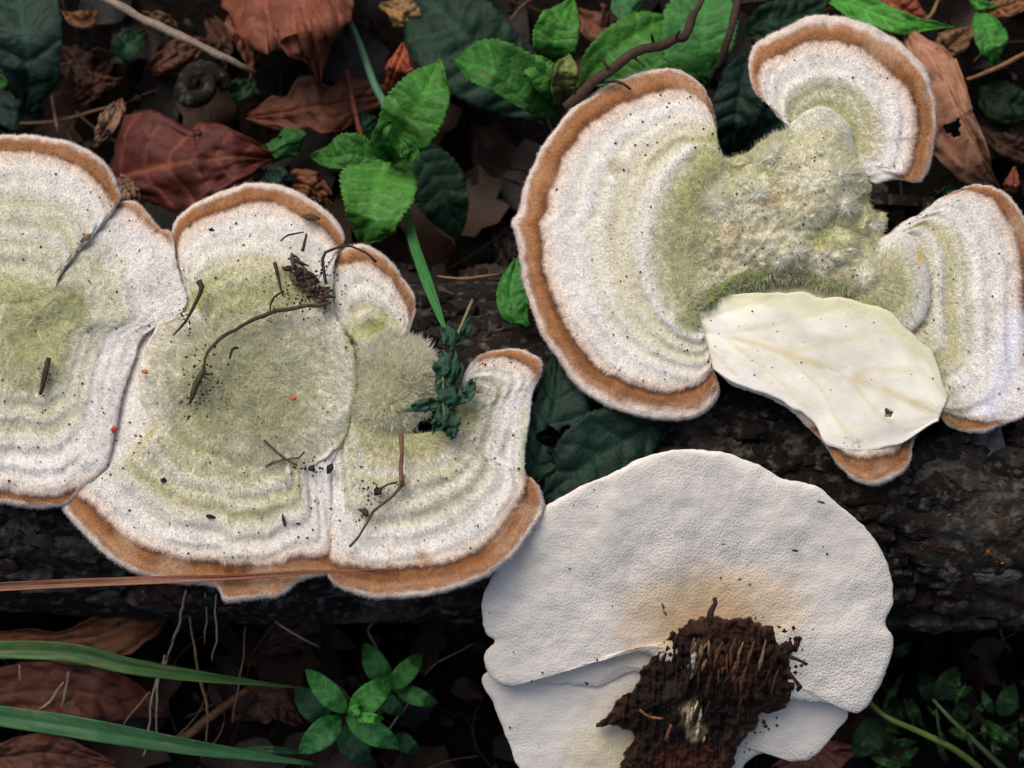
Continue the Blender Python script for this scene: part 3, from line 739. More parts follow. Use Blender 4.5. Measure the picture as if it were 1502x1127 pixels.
cap('cap', D, D3o, [(1280, 375), (1278, 390), (1276, 405), (1275, 420), (1274, 435), (1274, 450), (1278, 465)], False, ZB + 0.002, ZB + 0.0005, [(0, -1), (0.3, 0), (0.5, 1.2), (0.75, 1.2), (1, 0)],
    [(0, GREEN), (0.25, OLIVE), (0.34, mix(OLIVE, CREAM, .3)), (0.42, GREY), (0.5, OLIVE), (0.56, mix(OLIVE, CREAM, .5)), (0.64, WHITE), (1, WHITE)], 33, rings=((0.45, .5, .015),), hair=((0, .9), (0.3, 1.0), (1, 0.75)), root=0.068, ringtint=.25,
    paints=(([(1360, 520), (1380, 570), (1400, 600)], 30, (150, 150, 110), .5), ([(1490, 470), (1475, 540), (1450, 600)], 26, (224, 222, 232), .8)), label='side cap with olive rings')
cap('inner_disc', D, [(1300, 345, 2, 0), (1330, 342, 2, 0), (1352, 365, 2, 0), (1364, 405, 2, 0), (1364, 445, 2, 0), (1348, 478, 2, 0), (1318, 496, 2, 0), (1280, 488, 2, 0), (1255, 460, 2, 0), (1250, 410, 2, 0), (1265, 365, 2, 0)],
    [(1290, 420)], True, ZB + 0.0055, ZB + 0.0036, [(0, 0), (0.6, .6), (0.9, .5), (1, 0)], [(0, OLIVE), (0.5, OLIVE), (0.8, GREY), (0.95, mix(WHITE, GREY, .4)), (1, WHITE)], 35, hair=((0, 2.2), (0.5, .9), (1, 0.9)), root=0.07, th=2.5, roll=9,
    paints=(([(1260, 450), (1290, 470)], 34, MOSS, .5), ([(1347, 370), (1352, 385)], 8, (214, 190, 100), .8)), label='older raised disc of the side cap')
cap('cap', D, [(1014, 492, 2, 0), (1030, 515, 2, 0), (1046, 540, 2, 0), (1075, 566, 2, 0), (1110, 578, 2, 0), (1150, 596, 2, 0), (1188, 628, 3, 4), (1210, 655, 7, 24), (1234, 690, 12, 36), (1270, 712, 14, 40), (1308, 705, 13, 40), (1334, 682, 10, 34), (1338, 656, 4, 20), (1345, 635, 2, 4), (1362, 612, 2, 0), (1376, 604, 2, 0), (1378, 585, 2, 0), (1364, 550, 2, 0), (1350, 520, 2, 0), (1325, 496, 2, 0)],
    [(1050, 448), (1085, 428), (1130, 418), (1180, 420), (1235, 430), (1290, 456)], False, ZB + 0.0035, ZB - 0.001, [(0, -.5), (0.3, .6), (.7, .6), (1, 0)],
    [(0, OLIVE), (0.12, CREAM), (1, CREAM)], 37, hair=((0, .8), (0.2, .7), (1, .7)), root=0.068, ringtint=.1, dens=16, label='front cap with a brown tongue-like tip')
# the knob
cap('knob', D, [(1003, 400, 2, 0), (1000, 340, 2, 0), (1012, 290, 2, 0), (1035, 255, 2, 0), (1062, 235, 2, 0), (1095, 226, 2, 0), (1120, 205, 2, 0), (1160, 190, 2, 0), (1205, 196, 2, 0), (1238, 215, 2, 0), (1262, 250, 2, 0), (1272, 290, 2, 0), (1290, 330, 2, 0), (1300, 375, 2, 0), (1296, 425, 2, 0), (1270, 450, 2, 0), (1225, 432, 2, 0), (1180, 420, 2, 0), (1130, 420, 2, 0), (1085, 432, 2, 0), (1050, 450, 2, 0), (1020, 468, 2, 0), (1008, 440, 2, 0)],
    [(1150, 320)], True, ZB + 0.008, ZB + 0.003, [(0, 0), (0.4, 1.0), (0.7, 1.6), (0.9, 1.0), (1, 0)],
    [(0, mix(OLIVE, CREAM, .6)), (0.5, mix(OLIVE, CREAM, .6)), (0.8, mix(OLIVE, CREAM, .3)), (1, GREEN)], 39, hair=((0, .9), (0.6, 1.0), (0.85, 1.4), (1, 1.8)), root=0.07, lump=2.6, bumpy=.6, dens=24, dirt=.7, specks=2.0, stand=.5,
    paints=(([(1010, 470), (1040, 440), (1075, 420), (1130, 408), (1185, 412)], 24, MOSS, .9), ([(1185, 412), (1240, 425), (1290, 450)], 20, (140, 150, 70), .7), ([(1135, 290), (1110, 300)], 24, (188, 156, 100), .3), ([(1060, 370), (1080, 340)], 22, (184, 150, 98), .3), ([(1035, 290), (1030, 305)], 10, (176, 138, 84), .45), ([(1240, 340), (1200, 350)], 22, (180, 186, 80), .6), ([(1060, 300)], 26, (196, 200, 196), .6), ([(1100, 320)], 20, (190, 192, 186), .5), ([(1190, 260)], 50, (188, 182, 146), .6), ([(1030, 345)], 30, (158, 168, 88), .5)), label='lumpy yellow-green knob')
KL = [(1190, 268, 72, 72, 9.5, 8, 0), (1110, 300, 55, 50, 7.6, 9, 0), (1060, 300, 30, 34, 6.2, 10, 2), (1075, 355, 38, 34, 6.2, 11, 0), (1150, 365, 52, 34, 7.2, 12, 0), (1215, 375, 46, 34, 6.6, 13, 0), (1270, 405, 36, 34, 5.2, 14, 0),
      (1086, 237, 19, 11, 3.6, 1, 1), (1254, 280, 20, 32, 3.9, 2, 1), (1262, 322, 22, 24, 4.0, 3, 1), (1284, 342, 14, 19, 2.4, 4, 1), (1270, 366, 24, 20, 3.6, 5, 1), (1232, 348, 30, 22, 5.4, 6, 1), (1292, 322, 7, 9, 2.4, 7, 1), (1240, 312, 26, 24, 5.4, 15, 1)]
def knob_h(x, y):
    h = 5.2
    for a, b, rx_, ry_, zz_, _, kd_ in KL[:7]:
        rho = ((x - a) / rx_) ** 2 + ((y - b) / ry_) ** 2
        if rho < 1: h = max(h, zz_ + 1.6 - 3.2 * rho ** 1.5)
    return h
kr = random.Random(17)
for q_ in range(46):
    x, y = kr.uniform(1040, 1285), kr.uniform(222, 405)
    if (x - 1155) ** 2 / 135 ** 2 + (y - 315) ** 2 / 100 ** 2 > 1: continue
    r_ = kr.uniform(8, 19)
    KL.append((x, y, r_, r_ * kr.uniform(.7, 1.1), knob_h(x, y) - .9, 20 + q_, kr.choice([0, 0, 0, 2, 2, 2])))
for px, py, rx, ry, zz, sd_, kd in KL:
    an = np.linspace(0, 2 * math.pi, 14, endpoint=False)
    cr3 = [[(0, mix(OLIVE, CREAM, .75)), (0.6, mix(GREEN, CREAM, .65)), (1, mix(GREEN, CREAM, .3))], [(0, lin((204, 202, 164))), (0.7, lin((198, 197, 150))), (1, lin((186, 187, 128)))], [(0, GREY), (.6, GREY), (1, GREEN)]][kd]
    cap('knob_lobe', D, [(px + rx * math.cos(a) * (1 + .14 * math.sin(3 * a + sd_)), py + ry * math.sin(a) * (1 + .14 * math.cos(2 * a + sd_)), 2, 0) for a in an], [(px, py)], True, ZB + zz * MM + 0.0012, ZB + zz * MM - (0.0002 if kd == 1 else .0026), [(0, 0), (0.5, .9), (.8, .7), (1, 0)],
        cr3, 60 + sd_, hair=(((0, .95), (1, 1.3)), ((0, .95), (1, 1.1)), ((0, 1.6), (1, 1.9)))[kd], dens=(18, 24, 24)[kd], th=2.5, lump=(1.3, .7, .6)[kd], bumpy=(.6, .35, .2)[kd], specks=(2.2, .4, .4)[kd], gridmul=1.4 if sd_ < 20 else 1.0, ringtint=0, dirt=(.8, .3, .2)[kd], root=0.075, edge_j=5 if kd != 1 else 4, roll=8,
        paints=(([(1135, 290), (1120, 297)], 22, (190, 158, 100), .35), ([(1160, 285), (1180, 300)], 16, (182, 156, 108), .35), ([(1060, 372), (1080, 340)], 20, (184, 152, 98), .3), ([(1130, 402), (1200, 408)], 16, (140, 150, 70), .6), ([(1240, 345), (1200, 355)], 20, (184, 188, 92), .5)) if kd == 0 else ())

# ---- the pale leaf lying over the front cap of the cluster
pl = leaf('pale_leaf', [(1004, 478, .0888), (1100, 503, .0902), (1195, 535, .0902), (1290, 570, .0893), (1379, 609, .0878)], [14, 52, 68, 80, 92, 101, 105, 102, 90, 66, 30], [10, 42, 56, 60, 62, 66, 72, 96, 94, 82, 60, 8],
     (231, 227, 211), 'pale', None, 71, nveins=4, vdepth=0.04, vein=(208, 192, 138), und=0.35, fold=0.0, arch=0.03, nt=130, nv=40, rag=0.11, teeth=0, vang=1.1, th=0.6, edgecol=(236, 232, 220), blot=(232, 228, 224), topcol=(206, 204, 160),
     holes=((1302, 605, 5),), label='cream-white bleached leaf with yellow veins stuck over a furry bracket', cat='leaf')

pv = np.array([v.co[:] for v in pl.data.vertices]) + np.array(pl.location)
pi = RNG.choice(len(pv), 90)
pc_ = pv[pi] + np.array([0, 0, .3 * MM]) + RNG.normal(size=(90, 3)) * np.array([.3, .3, 0]) * MM
oc_ = np.array([[1, 0, 0], [-1, 0, 0], [0, 1, 0], [0, -1, 0], [0, 0, 1], [0, 0, -1]], float)
of_ = np.array([[0, 2, 4], [2, 1, 4], [1, 3, 4], [3, 0, 4], [2, 0, 5], [1, 2, 5], [3, 1, 5], [0, 3, 5]])
mk('dirt_specks', pc_[:, None] + oc_[None] * ((.07 + .2 * RNG.random((90, 1, 1)) ** 3) * MM), [(np.arange(90)[:, None, None] * 6 + of_[None]).reshape(-1, 3)], 'twig', pl, np.broadcast_to(lin((84, 66, 44)), (540, 3)), kind='stuff')

# ================================================================ the picked bracket, turned to show its pores
E = thing('bracket_fungus', 'upturned bracket showing its smooth white pore surface with torn wood attached', 'fungus', tuple(P(1010, 900, 0.05)))
PW = lin((217, 210, 200)); PT = lin((206, 197, 182))
SLOPE = -0.078
pk = dict(mat='pore', dens=0, ridge=0.0, rollz=1.1, ringtint=0.0, dirt=0.06, bumpy=0.02, step=0, specks=0.12, roll=16, gridmul=.95)
cap('pore_layer', E, [(715, 985, 2, 0), (723, 1030, 2, 0), (745, 1085, 2, 0), (770, 1135, 2, 0), (850, 1190, 2, 0), (1000, 1200, 2, 0), (1060, 1160, 2, 0), (1110, 1108, 2, 0), (1165, 1117, 2, 0), (1196, 1108, 2, 0), (1226, 1075, 2, 0), (1243, 1040, 2, 0), (1180, 990, 2, 0), (1000, 960, 2, 0), (850, 950, 2, 0)],
    [(980, 1060)], True, 0.0675, 0.0668, [(0, 0), (.5, .6), (1, 0)], [(0, PT), (.5, PW), (1, PW)], 81, lump=.7, th=3, plane=(SLOPE, 900), paints=(([(870, 1110), (930, 1080)], 60, (206, 192, 150), .6), ([(1100, 1060)], 50, (206, 190, 150), .4)), label='lower pore layer', **pk)
cap('pore_layer', E, [(760, 985, 2, 0), (770, 1000, 2, 0), (830, 1003, 2, 0), (880, 1006, 2, 0), (930, 985, 2, 0), (1000, 990, 2, 0), (1010, 940, 2, 0), (900, 930, 2, 0), (800, 950, 2, 0)],
    [(900, 968)], True, 0.0695, 0.0690, [(0, 0), (.5, .4), (1, 0)], [(0, PT), (1, PW)], 82, lump=.4, th=2.5, plane=(SLOPE, 900), label='narrow middle pore layer', **pk)
cap('pore_layer', E, [(800, 745, 2, 0), (850, 715, 2, 0), (905, 690, 2, 0), (950, 669, 2, 0), (1000, 660, 2, 0), (1060, 665, 2, 0), (1110, 681, 2, 0), (1150, 702, 2, 0), (1200, 714, 2, 0), (1230, 740, 2, 0), (1270, 775, 2, 0), (1300, 822, 2, 0), (1309, 880, 2, 0), (1298, 914, 2, 0), (1309, 938, 2, 0), (1303, 975, 2, 0), (1287, 1015, 2, 0), (1262, 1043, 2, 0), (1240, 1042, 2, 0), (1212, 1030, 2, 0), (1170, 1029, 2, 0), (1100, 1025, 2, 0), (1010, 1000, 2, 0), (945, 958, 2, 0), (885, 962, 2, 0), (835, 982, 2, 0), (790, 992, 2, 0), (752, 1008, 2, 0), (727, 1000, 2, 0), (712, 975, 2, 0), (713, 955, 2, 0), (727, 940, 2, 0), (710, 925, 2, 0), (706, 895, 2, 0), (714, 858, 2, 0), (750, 800, 2, 0)],
    [(1020, 930)], True, 0.0712, 0.0722, [(0, 0), (.3, .8), (.7, 1.0), (.92, .4), (1, 0)], [(0, PT), (.3, mix(PT, PW, .5)), (.5, PW), (1, PW)], 84, lump=.8, th=3.5, plane=(SLOPE, 900), edge_j=2.6,
    paints=(([(960, 905), (1060, 880), (1130, 890)], 80, (208, 184, 150), .75), ([(1000, 920), (1060, 890)], 54, (202, 164, 112), .55), ([(930, 930)], 40, (212, 190, 170), .5), ([(1170, 815)], 14, (190, 180, 150), .4)), label='broad upper pore layer with a tan stain', **pk)
pk.update(dirt=0.3, bumpy=0.5, specks=0)
wc = cap('wood_chunk', E, [(873, 1066, 2, 0), (892, 1040, 2, 0), (905, 1024, 2, 0), (935, 1002, 2, 0), (942, 980, 2, 0), (975, 955, 2, 0), (982, 938, 2, 0), (1008, 918, 2, 0), (1030, 908, 2, 0), (1060, 906, 2, 0), (1092, 910, 2, 0), (1120, 918, 2, 0), (1150, 920, 2, 0), (1183, 931, 2, 0), (1175, 958, 2, 0), (1162, 975, 2, 0), (1166, 1000, 2, 0), (1158, 1032, 2, 0), (1140, 1046, 2, 0), (1118, 1044, 2, 0), (1108, 1068, 2, 0), (1086, 1085, 2, 0), (1078, 1105, 2, 0), (1068, 1140, 2, 0), (1040, 1180, 2, 0), (960, 1185, 2, 0), (905, 1150, 2, 0), (918, 1110, 2, 0), (925, 1078, 2, 0), (900, 1068, 2, 0)],
    [(1030, 1010)], True, 0.0765, 0.0725, [(0, 0), (.4, 1.4), (.8, 1.2), (1, 0)], [(0, lin((33, 21, 16))), (.6, lin((27, 18, 14))), (1, lin((56, 32, 23)))], 91, lump=2.2, th=4, plane=(SLOPE, 900), mat='wood', dens=0, ringtint=0, dirt=0.2, bumpy=1.7, step=0, specks=0, roll=8, edge_j=8, gridmul=1.6, ridge=0, fibre=1.1,
    paints=(([(1045, 960), (1085, 965), (1080, 990)], 40, (88, 56, 39), .6), ([(1012, 1042), (1020, 1076)], 20, (170, 152, 112), .85), ([(940, 1010), (1000, 940)], 26, (30, 20, 16), .7), ([(1050, 1120), (980, 1110)], 34, (74, 40, 26), .7), ([(1060, 1030), (1060, 1060)], 26, (26, 18, 15), .7)), label='dark crumbling red-brown wood chunk')
wr_ = random.Random(9)
def chunkz(px, py, h): return 0.0775 + SLOPE * MM * (py - 900) + h * MM
for i in range(64):
    core = i < 36
    x = wr_.gauss(1062, 22) if core else wr_.uniform(965, 1140)
    y = wr_.uniform(950, 1000) if core else wr_.uniform(950, 1060)
    if not core and x > 1090: y = min(y, 1005)
    ln = wr_.uniform(16, 44); a = wr_.uniform(1, 7)
    c = wr_.choice([(92, 58, 40), (70, 43, 30), (108, 72, 50), (50, 32, 24), (124, 100, 78), (40, 26, 20)]) if core else wr_.choice([(52, 32, 24), (44, 26, 20), (72, 44, 30), (34, 22, 17)])
    h = wr_.uniform(-.1, .8)
    tube('wood_fibre', [(x + a, y - ln / 2, chunkz(x, y - ln / 2, h - .2)), (x, y, chunkz(x, y, h + .2)), (x - a * .6, y + ln / 2, chunkz(x, y + ln / 2, h - .4))], (.15, wr_.uniform(.3, .6), .12), 'wood', c, wc, sides=5, seed=i, jit=.5, flat=.6)
wp = dict(mat='felt', dens=0, ringtint=0, dirt=.5, step=0, specks=0, roll=4, gridmul=2.2, ridge=0, th=1.5, plane=(SLOPE, 900))
for q_ in range(9):
    x, y = wr_.gauss(1018, 8), wr_.gauss(1058, 14); l = wr_.uniform(5, 13)
    tube('mycelium_patch', [(x + 1, y - l, chunkz(x, y - l, -.1)), (x, y, chunkz(x, y, .25)), (x - 1, y + l, chunkz(x, y + l, -.2))], (.1, wr_.uniform(.25, .55), .1), 'wood', wr_.choice([(196, 188, 166), (176, 164, 132), (160, 128, 76), (204, 200, 188)]), wc, sides=5, seed=400 + q_, jit=.7, flat=.3)
cap('mycelium_patch', wc, [(1017, 944, 2, 0), (1025, 950, 2, 0), (1022, 966, 2, 0), (1020, 984, 2, 0), (1011, 1002, 2, 0), (1007, 990, 2, 0), (1012, 968, 2, 0)],
    [(1016, 972)], True, .0786, .0774, [(0, 0), (1, 0)], [(0, lin((172, 172, 172))), (1, lin((150, 144, 136)))], 94, lump=.6, bumpy=.9, fibre=.8, edge_j=4, **wp)
for j, (pts, r, c) in enumerate(((((1040, 912), (1043, 897), (1050, 886), (1049, 878)), (.8, .7, .5, .45), (62, 40, 30)), (((1158, 962), (1172, 968), (1184, 975)), (.5, .35, .35), (58, 40, 32)), (((1155, 985), (1166, 998), (1174, 1010)), (.5, .35, .5), (60, 36, 26)),
        (((938, 1040), (952, 1052), (972, 1054)), (.25, .3, .25), (120, 78, 56)), (((985, 1062), (978, 1085)), (.3, .4), (128, 74, 50)))):
    tube('splinter', [(x, y, chunkz(x, y, .2)) for x, y in pts], r, 'wood', c, wc, sides=6, seed=50 + j, jit=.3)
wcv = []
for q_ in range(70):
    k_ = wr_.choice([((875, 1066), (1005, 918)), ((1030, 908), (1183, 931)), ((1183, 931), (1158, 1035)), ((1140, 1046), (1078, 1105)), ((930, 1060), (1100, 960))])
    u_ = wr_.random(); x = k_[0][0] + (k_[1][0] - k_[0][0]) * u_ + wr_.gauss(0, 7); y = k_[0][1] + (k_[1][1] - k_[0][1]) * u_ + wr_.gauss(0, 7)
    wcv.append(P(x, y, chunkz(x, y, wr_.uniform(-1.2, .6)))[None] + oc_ * wr_.uniform(.12, .55) * MM * (0.5 + RNG.random((6, 1))))
mk('wood_crumbs', np.concatenate(wcv), [(np.arange(70)[:, None, None] * 6 + of_[None]).reshape(-1, 3)], 'wood', wc, np.repeat(np.stack([lin(wr_.choice([(48, 28, 21), (34, 21, 17), (66, 38, 27), (28, 19, 16)])) for _ in range(70)]), 6, 0), kind='stuff', smooth=False)
for x, y, l, a, c in ((972, 890, 10, 1.2, (70, 56, 44)), (975, 900, 8, 1.0, (90, 70, 50)), (1166, 808, 9, .1, (44, 36, 34)), (1204, 737, 12, .3, (60, 66, 92)), (1060, 798, 6, 0, (150, 140, 120)), (1085, 850, 4, 0, (60, 50, 40)), (860, 1003, 6, .6, (40, 34, 30))):
    zz = 0.0735 + SLOPE * MM * (y - 900) + 1.1 * MM
    tube('grit', [(x - l / 2 * math.cos(a), y - l / 2 * math.sin(a), zz), (x + 1, y, zz + .3 * MM), (x + l / 2 * math.cos(a), y + l / 2 * math.sin(a), zz)], (.1, .28, .12), 'twig', c, E, sides=5, seed=int(y))

# ================================================================ dry leaves in the litter
LG = 'dry leaves on the forest floor'
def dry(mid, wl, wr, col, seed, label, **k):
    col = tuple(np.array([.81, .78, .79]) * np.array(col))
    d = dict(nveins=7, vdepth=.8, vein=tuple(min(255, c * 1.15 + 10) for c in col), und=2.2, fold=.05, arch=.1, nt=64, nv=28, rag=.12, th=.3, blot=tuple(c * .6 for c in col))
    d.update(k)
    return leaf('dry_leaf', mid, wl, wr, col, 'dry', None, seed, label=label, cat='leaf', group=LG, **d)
dry([(160, 268, .034), (225, 247, .043), (290, 235, .048), (345, 231, .046), (404, 233, .038)], [60, 92, 98, 92, 66, 48, 62, 54, 42, 24, 3], [30, 44, 60, 76, 80, 72, 56, 38, 16, 3], (98, 44, 35), 3, 'dark red-brown leaf with a pale midrib behind the furry brackets', vein=(140, 86, 58), arch=.3, vdepth=.3, nv=40, nt=90, und=3.2, blot=(70, 34, 28))
dry([(420, -70, .035), (440, -10, .050), (455, 45, .058), (469, 108, .044)], [110, 96, 82, 74, 62, 34, 4], [130, 126, 118, 100, 66, 34, 4], (142, 84, 62), 5, 'large orange-brown leaf with folded ribs above the lobed leaf', arch=.35, vang=1.5, nveins=2, vdepth=1.6, und=4, nv=40, nt=64, blot=(118, 62, 46))
dry([(368, 172, .026), (420, 164, .034), (470, 156, .037), (525, 146, .03), (575, 135, .024)], [4, 30, 26, 50, 46, 28, 44, 30, 4], [4, 20, 34, 28, 48, 44, 30, 24, 3], (134, 84, 58), 7, 'orange-brown lobed leaf below a large folded one', rag=.3, nv=36)
dry([(330, -10, .026), (352, 45, .03), (372, 112, .024)], [6, 18, 22, 12, 2], [6, 16, 18, 10, 2], (158, 104, 70), 8, 'narrow tan leaf edge beside the bare diagonal twig', arch=.3)
dry([(592, 66, .045), (580, 100, .05), (566, 138, .035)], [4, 20, 24, 16, 3], [4, 14, 16, 10, 2], (176, 90, 56), 9, 'small curled orange leaf behind the green sprig', arch=.8, und=1)
dry([(560, 8, .03), (590, 20, .034), (625, 48, .028)], [5, 26, 34, 24, 4], [5, 18, 24, 16, 3], (176, 140, 88), 10, 'yellowish tan leaf beside the wrinkled dark leaf')
dry([(1330, 44, .052), (1372, 96, .062), (1408, 170, .062), (1440, 235, .055), (1464, 274, .044)], [10, 30, 34, 30, 26, 22, 16, 6, 2], [8, 34, 52, 64, 70, 66, 56, 40, 4], (186, 138, 104), 11, 'pale brown leaf with a dark hole beside the upper bracket', holes=((1399, 188, 13),), blot=(128, 78, 58), arch=.25, nt=100, nv=54, vdepth=.3, nveins=5)
dry([(1488, 248, .045), (1486, 272, .052), (1470, 292, .045)], [3, 9, 10, 6, 1], [3, 9, 12, 8, 1], (150, 84, 62), 12, 'small curled brown leaf tip by the side bracket', arch=.9, und=.6)
dry([(1285, -10, .03), (1320, 10, .034), (1365, 36, .03)], [8, 24, 28, 20, 3], [8, 18, 22, 16, 3], (170, 96, 62), 13, 'orange-brown leaf behind the narrow bright blade')
dry([(1368, 92, .03), (1395, 66, .036), (1425, 40, .03)], [4, 18, 26, 18, 3], [4, 18, 22, 18, 3], (150, 112, 78), 14, 'tan leaf showing above the holed leaf')
dry([(1440, 20, .03), (1480, 8, .034), (1520, -5, .03)], [8, 20, 26, 20], [8, 16, 18, 14], (160, 108, 72), 15, 'tan leaf scrap above the toothed leaf')
dry([(140, 215, .03), (160, 180, .038), (178, 150, .03)], [4, 14, 18, 12, 2], [4, 12, 18, 16, 2], (150, 118, 92), 16, 'thin greyish tan leaf scrap beside the red-brown leaf')
dry([(176, 262, .05), (192, 285, .052), (200, 306, .046)], [6, 12, 14, 10, 4], [4, 12, 16, 12, 4], (168, 134, 112), 17, 'pale tan leaf scrap wedged between two brackets')
dry([(95, 18, .024), (120, 32, .03), (140, 20, .026)], [4, 14, 16, 4], [4, 12, 14, 4], (146, 104, 66), 18, 'small tan leaf scrap by the wrinkled corner leaf')
dry([(205, 20, .02), (235, 30, .026), (262, 50, .022)], [4, 10, 14, 4], [4, 10, 12, 4], (120, 92, 62), 19, 'small dull tan leaf scrap under the diagonal twig')
dry([(420, 265, .04), (455, 275, .045), (485, 300, .04)], [6, 22, 26, 16, 3], [6, 18, 20, 12, 3], (132, 84, 52), 20, 'brown leaf half hidden behind the largest bracket', und=3)
dry([(850, 20, .02), (880, 40, .026), (920, 30, .02)], [6, 34, 36, 10], [6, 26, 26, 8], (120, 76, 56), 21, 'dull brown leaf showing between green leaves')
dry([(-60, 935, .02), (40, 938, .030), (130, 935, .034), (200, 912, .034), (256, 890, .026)], [30, 12, 14, 12, 24, 34, 22, 3], [30, 26, 28, 34, 46, 46, 30, 3], (140, 92, 58), 22, 'crumpled tan-brown leaf under the edge of the brackets', und=4, rag=.3)
dry([(-50, 1030, .016), (40, 1015, .024), (140, 1020, .028), (245, 1050, .018)], [40, 44, 50, 46, 34, 4], [40, 46, 52, 50, 34, 4], (108, 64, 48), 23, 'large dull red-brown leaf lying between two grass blades', und=3)
dry([(-40, 1120, .014), (60, 1105, .018), (170, 1120, .016)], [20, 26, 30, 22, 4], [40, 44, 44, 30, 4], (104, 64, 48), 24, 'dull brown leaf below the lower grass blade', und=3)
dry([(1140, 1122, .02), (1190, 1108, .028), (1252, 1098, .024)], [4, 14, 20, 16, 4], [6, 24, 30, 24, 6], (178, 118, 92), 25, 'small pale brown leaf below the upturned bracket')
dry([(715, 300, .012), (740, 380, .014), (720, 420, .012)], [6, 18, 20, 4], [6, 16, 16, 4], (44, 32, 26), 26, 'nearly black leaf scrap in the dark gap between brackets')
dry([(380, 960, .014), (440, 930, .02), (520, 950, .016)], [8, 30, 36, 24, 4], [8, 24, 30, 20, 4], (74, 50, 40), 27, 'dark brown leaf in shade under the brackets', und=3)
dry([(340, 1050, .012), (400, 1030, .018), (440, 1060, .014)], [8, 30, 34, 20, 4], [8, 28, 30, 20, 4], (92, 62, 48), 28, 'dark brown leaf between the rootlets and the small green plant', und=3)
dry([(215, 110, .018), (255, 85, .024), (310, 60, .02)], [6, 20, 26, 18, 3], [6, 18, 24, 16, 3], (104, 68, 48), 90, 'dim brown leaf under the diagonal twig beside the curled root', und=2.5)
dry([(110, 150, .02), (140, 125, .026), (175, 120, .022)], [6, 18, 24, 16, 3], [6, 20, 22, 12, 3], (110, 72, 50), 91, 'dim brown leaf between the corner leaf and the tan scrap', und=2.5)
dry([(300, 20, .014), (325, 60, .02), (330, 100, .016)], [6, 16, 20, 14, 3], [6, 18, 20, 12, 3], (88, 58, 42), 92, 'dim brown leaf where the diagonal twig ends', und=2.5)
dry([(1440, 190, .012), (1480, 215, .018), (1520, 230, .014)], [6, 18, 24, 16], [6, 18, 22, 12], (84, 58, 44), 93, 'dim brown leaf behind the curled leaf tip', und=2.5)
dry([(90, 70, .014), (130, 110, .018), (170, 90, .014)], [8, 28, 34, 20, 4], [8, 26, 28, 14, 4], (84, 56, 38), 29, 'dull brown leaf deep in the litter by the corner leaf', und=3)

# ================================================================ green plants
def sprig(name, label, base, cat='plant', group=None):
    return thing(name, label, cat, tuple(P(*base)), group)
G1, G2, G3 = (62, 117, 43), (52, 104, 40), (70, 127, 50)
DK, DT = (31, 58, 41), (25, 50, 40)
gl = dict(teeth=19, tamp=.1, nveins=7, vdepth=.3, fold=.16, und=1.0, spots=(92, 92, 40))
s1 = sprig('green_sprig', 'bright green toothed sprig on a bluish stem behind the brackets', (560, 240, .02))
tube('stem', [(498, -10, .03), (512, 30, .035), (528, 67, .042), (549, 124, .05), (566, 160, .054), (572, 220, .055)], (.7, .75, .8, .9, .7), 'blade', (78, 116, 92), s1, seed=2)
tube('stem', [(572, 222, .054), (568, 260, .03), (560, 300, .012)], (.7, .8, .9), 'blade', (70, 90, 60), s1, seed=3)
leaf('leaf', [(577, 224, .056), (600, 180, .066), (622, 140, .069), (643, 90, .062)], 49, 47, G1, 'leaf', s1, 31, **gl)
leaf('leaf', [(563, 238, .056), (553, 280, .064), (543, 320, .064), (530, 357, .056)], [18, 50, 60, 54, 44, 30, 3], [18, 54, 58, 50, 40, 26, 3], G3, 'leaf', s1, 32, **gl)
leaf('leaf', [(556, 238, .054), (515, 228, .056), (490, 232, .054), (460, 232, .045)], 22, 34, G2, 'leaf', s1, 33, **gl)
leaf('leaf', [(575, 234, .058), (560, 212, .066), (562, 190, .070), (574, 182, .068)], 16, 16, G2, 'leaf', s1, 34, **{**gl, 'fold': .7, 'teeth': 8})
leaf('leaf', [(580, 238, .058), (602, 228, .068), (596, 212, .070), (588, 204, .068)], 16, 14, G2, 'leaf', s1, 35, **{**gl, 'fold': .7, 'teeth': 8})
leaf('leaf', [(600, 215, .048), (635, 255, .046), (655, 300, .044), (672, 352, .036)], 42, 46, DK, 'darkleaf', s1, 36, **{**gl, 'vdepth': .45})
leaf('leaf', [(560, 200, .03), (540, 180, .034), (535, 165, .03)], 20, 18, DK, 'darkleaf', s1, 37, **gl)
s2 = sprig('green_sprig', 'bright green rosette sprig touching the edge of the large crescent bracket', (830, 160, .02))
tube('stem', [(832, 152, .052), (838, 175, .03), (845, 200, .012)], (.8, .9, 1.0), 'blade', (96, 110, 60), s2, seed=5)
leaf('leaf', [(818, 172, .052), (775, 140, .064), (725, 105, .068), (664, 88, .060)], [6, 20, 26, 30, 26, 3], [5, 34, 46, 50, 46, 36, 3], G2, 'leaf', s2, 41, **{**gl, 'fold': .25})
leaf('leaf', [(810, 96, .06), (812, 65, .068), (820, 35, .070), (838, 0, .062)], 34, 36, G1, 'leaf', s2, 42, **gl)
leaf('leaf', [(829, 152, .054), (805, 118, .066), (785, 98, .068), (757, 80, .064)], 24, 24, G1, 'leaf', s2, 43, **gl)
leaf('leaf', [(831, 155, .054), (829, 128, .068), (830, 105, .072), (833, 82, .070)], 22, 22, (104, 116, 62), 'leaf', s2, 44, **{**gl, 'teeth': 0, 'fold': .3})
s3 = sprig('green_sprig', 'broad bright green leaves behind the dark knobbly twig', (1000, 110, .02))
tube('stem', [(1040, 116, .03), (1030, 140, .02), (1020, 170, .01)], (.8, .9, 1.0), 'blade', (80, 100, 56), s3, seed=6)
leaf('leaf', [(850, 128, .044), (890, 85, .05), (935, 50, .052), (985, 22, .046)], [4, 26, 34, 34, 28, 3], [4, 36, 56, 70, 60, 6], G1, 'leaf', s3, 45, **gl)
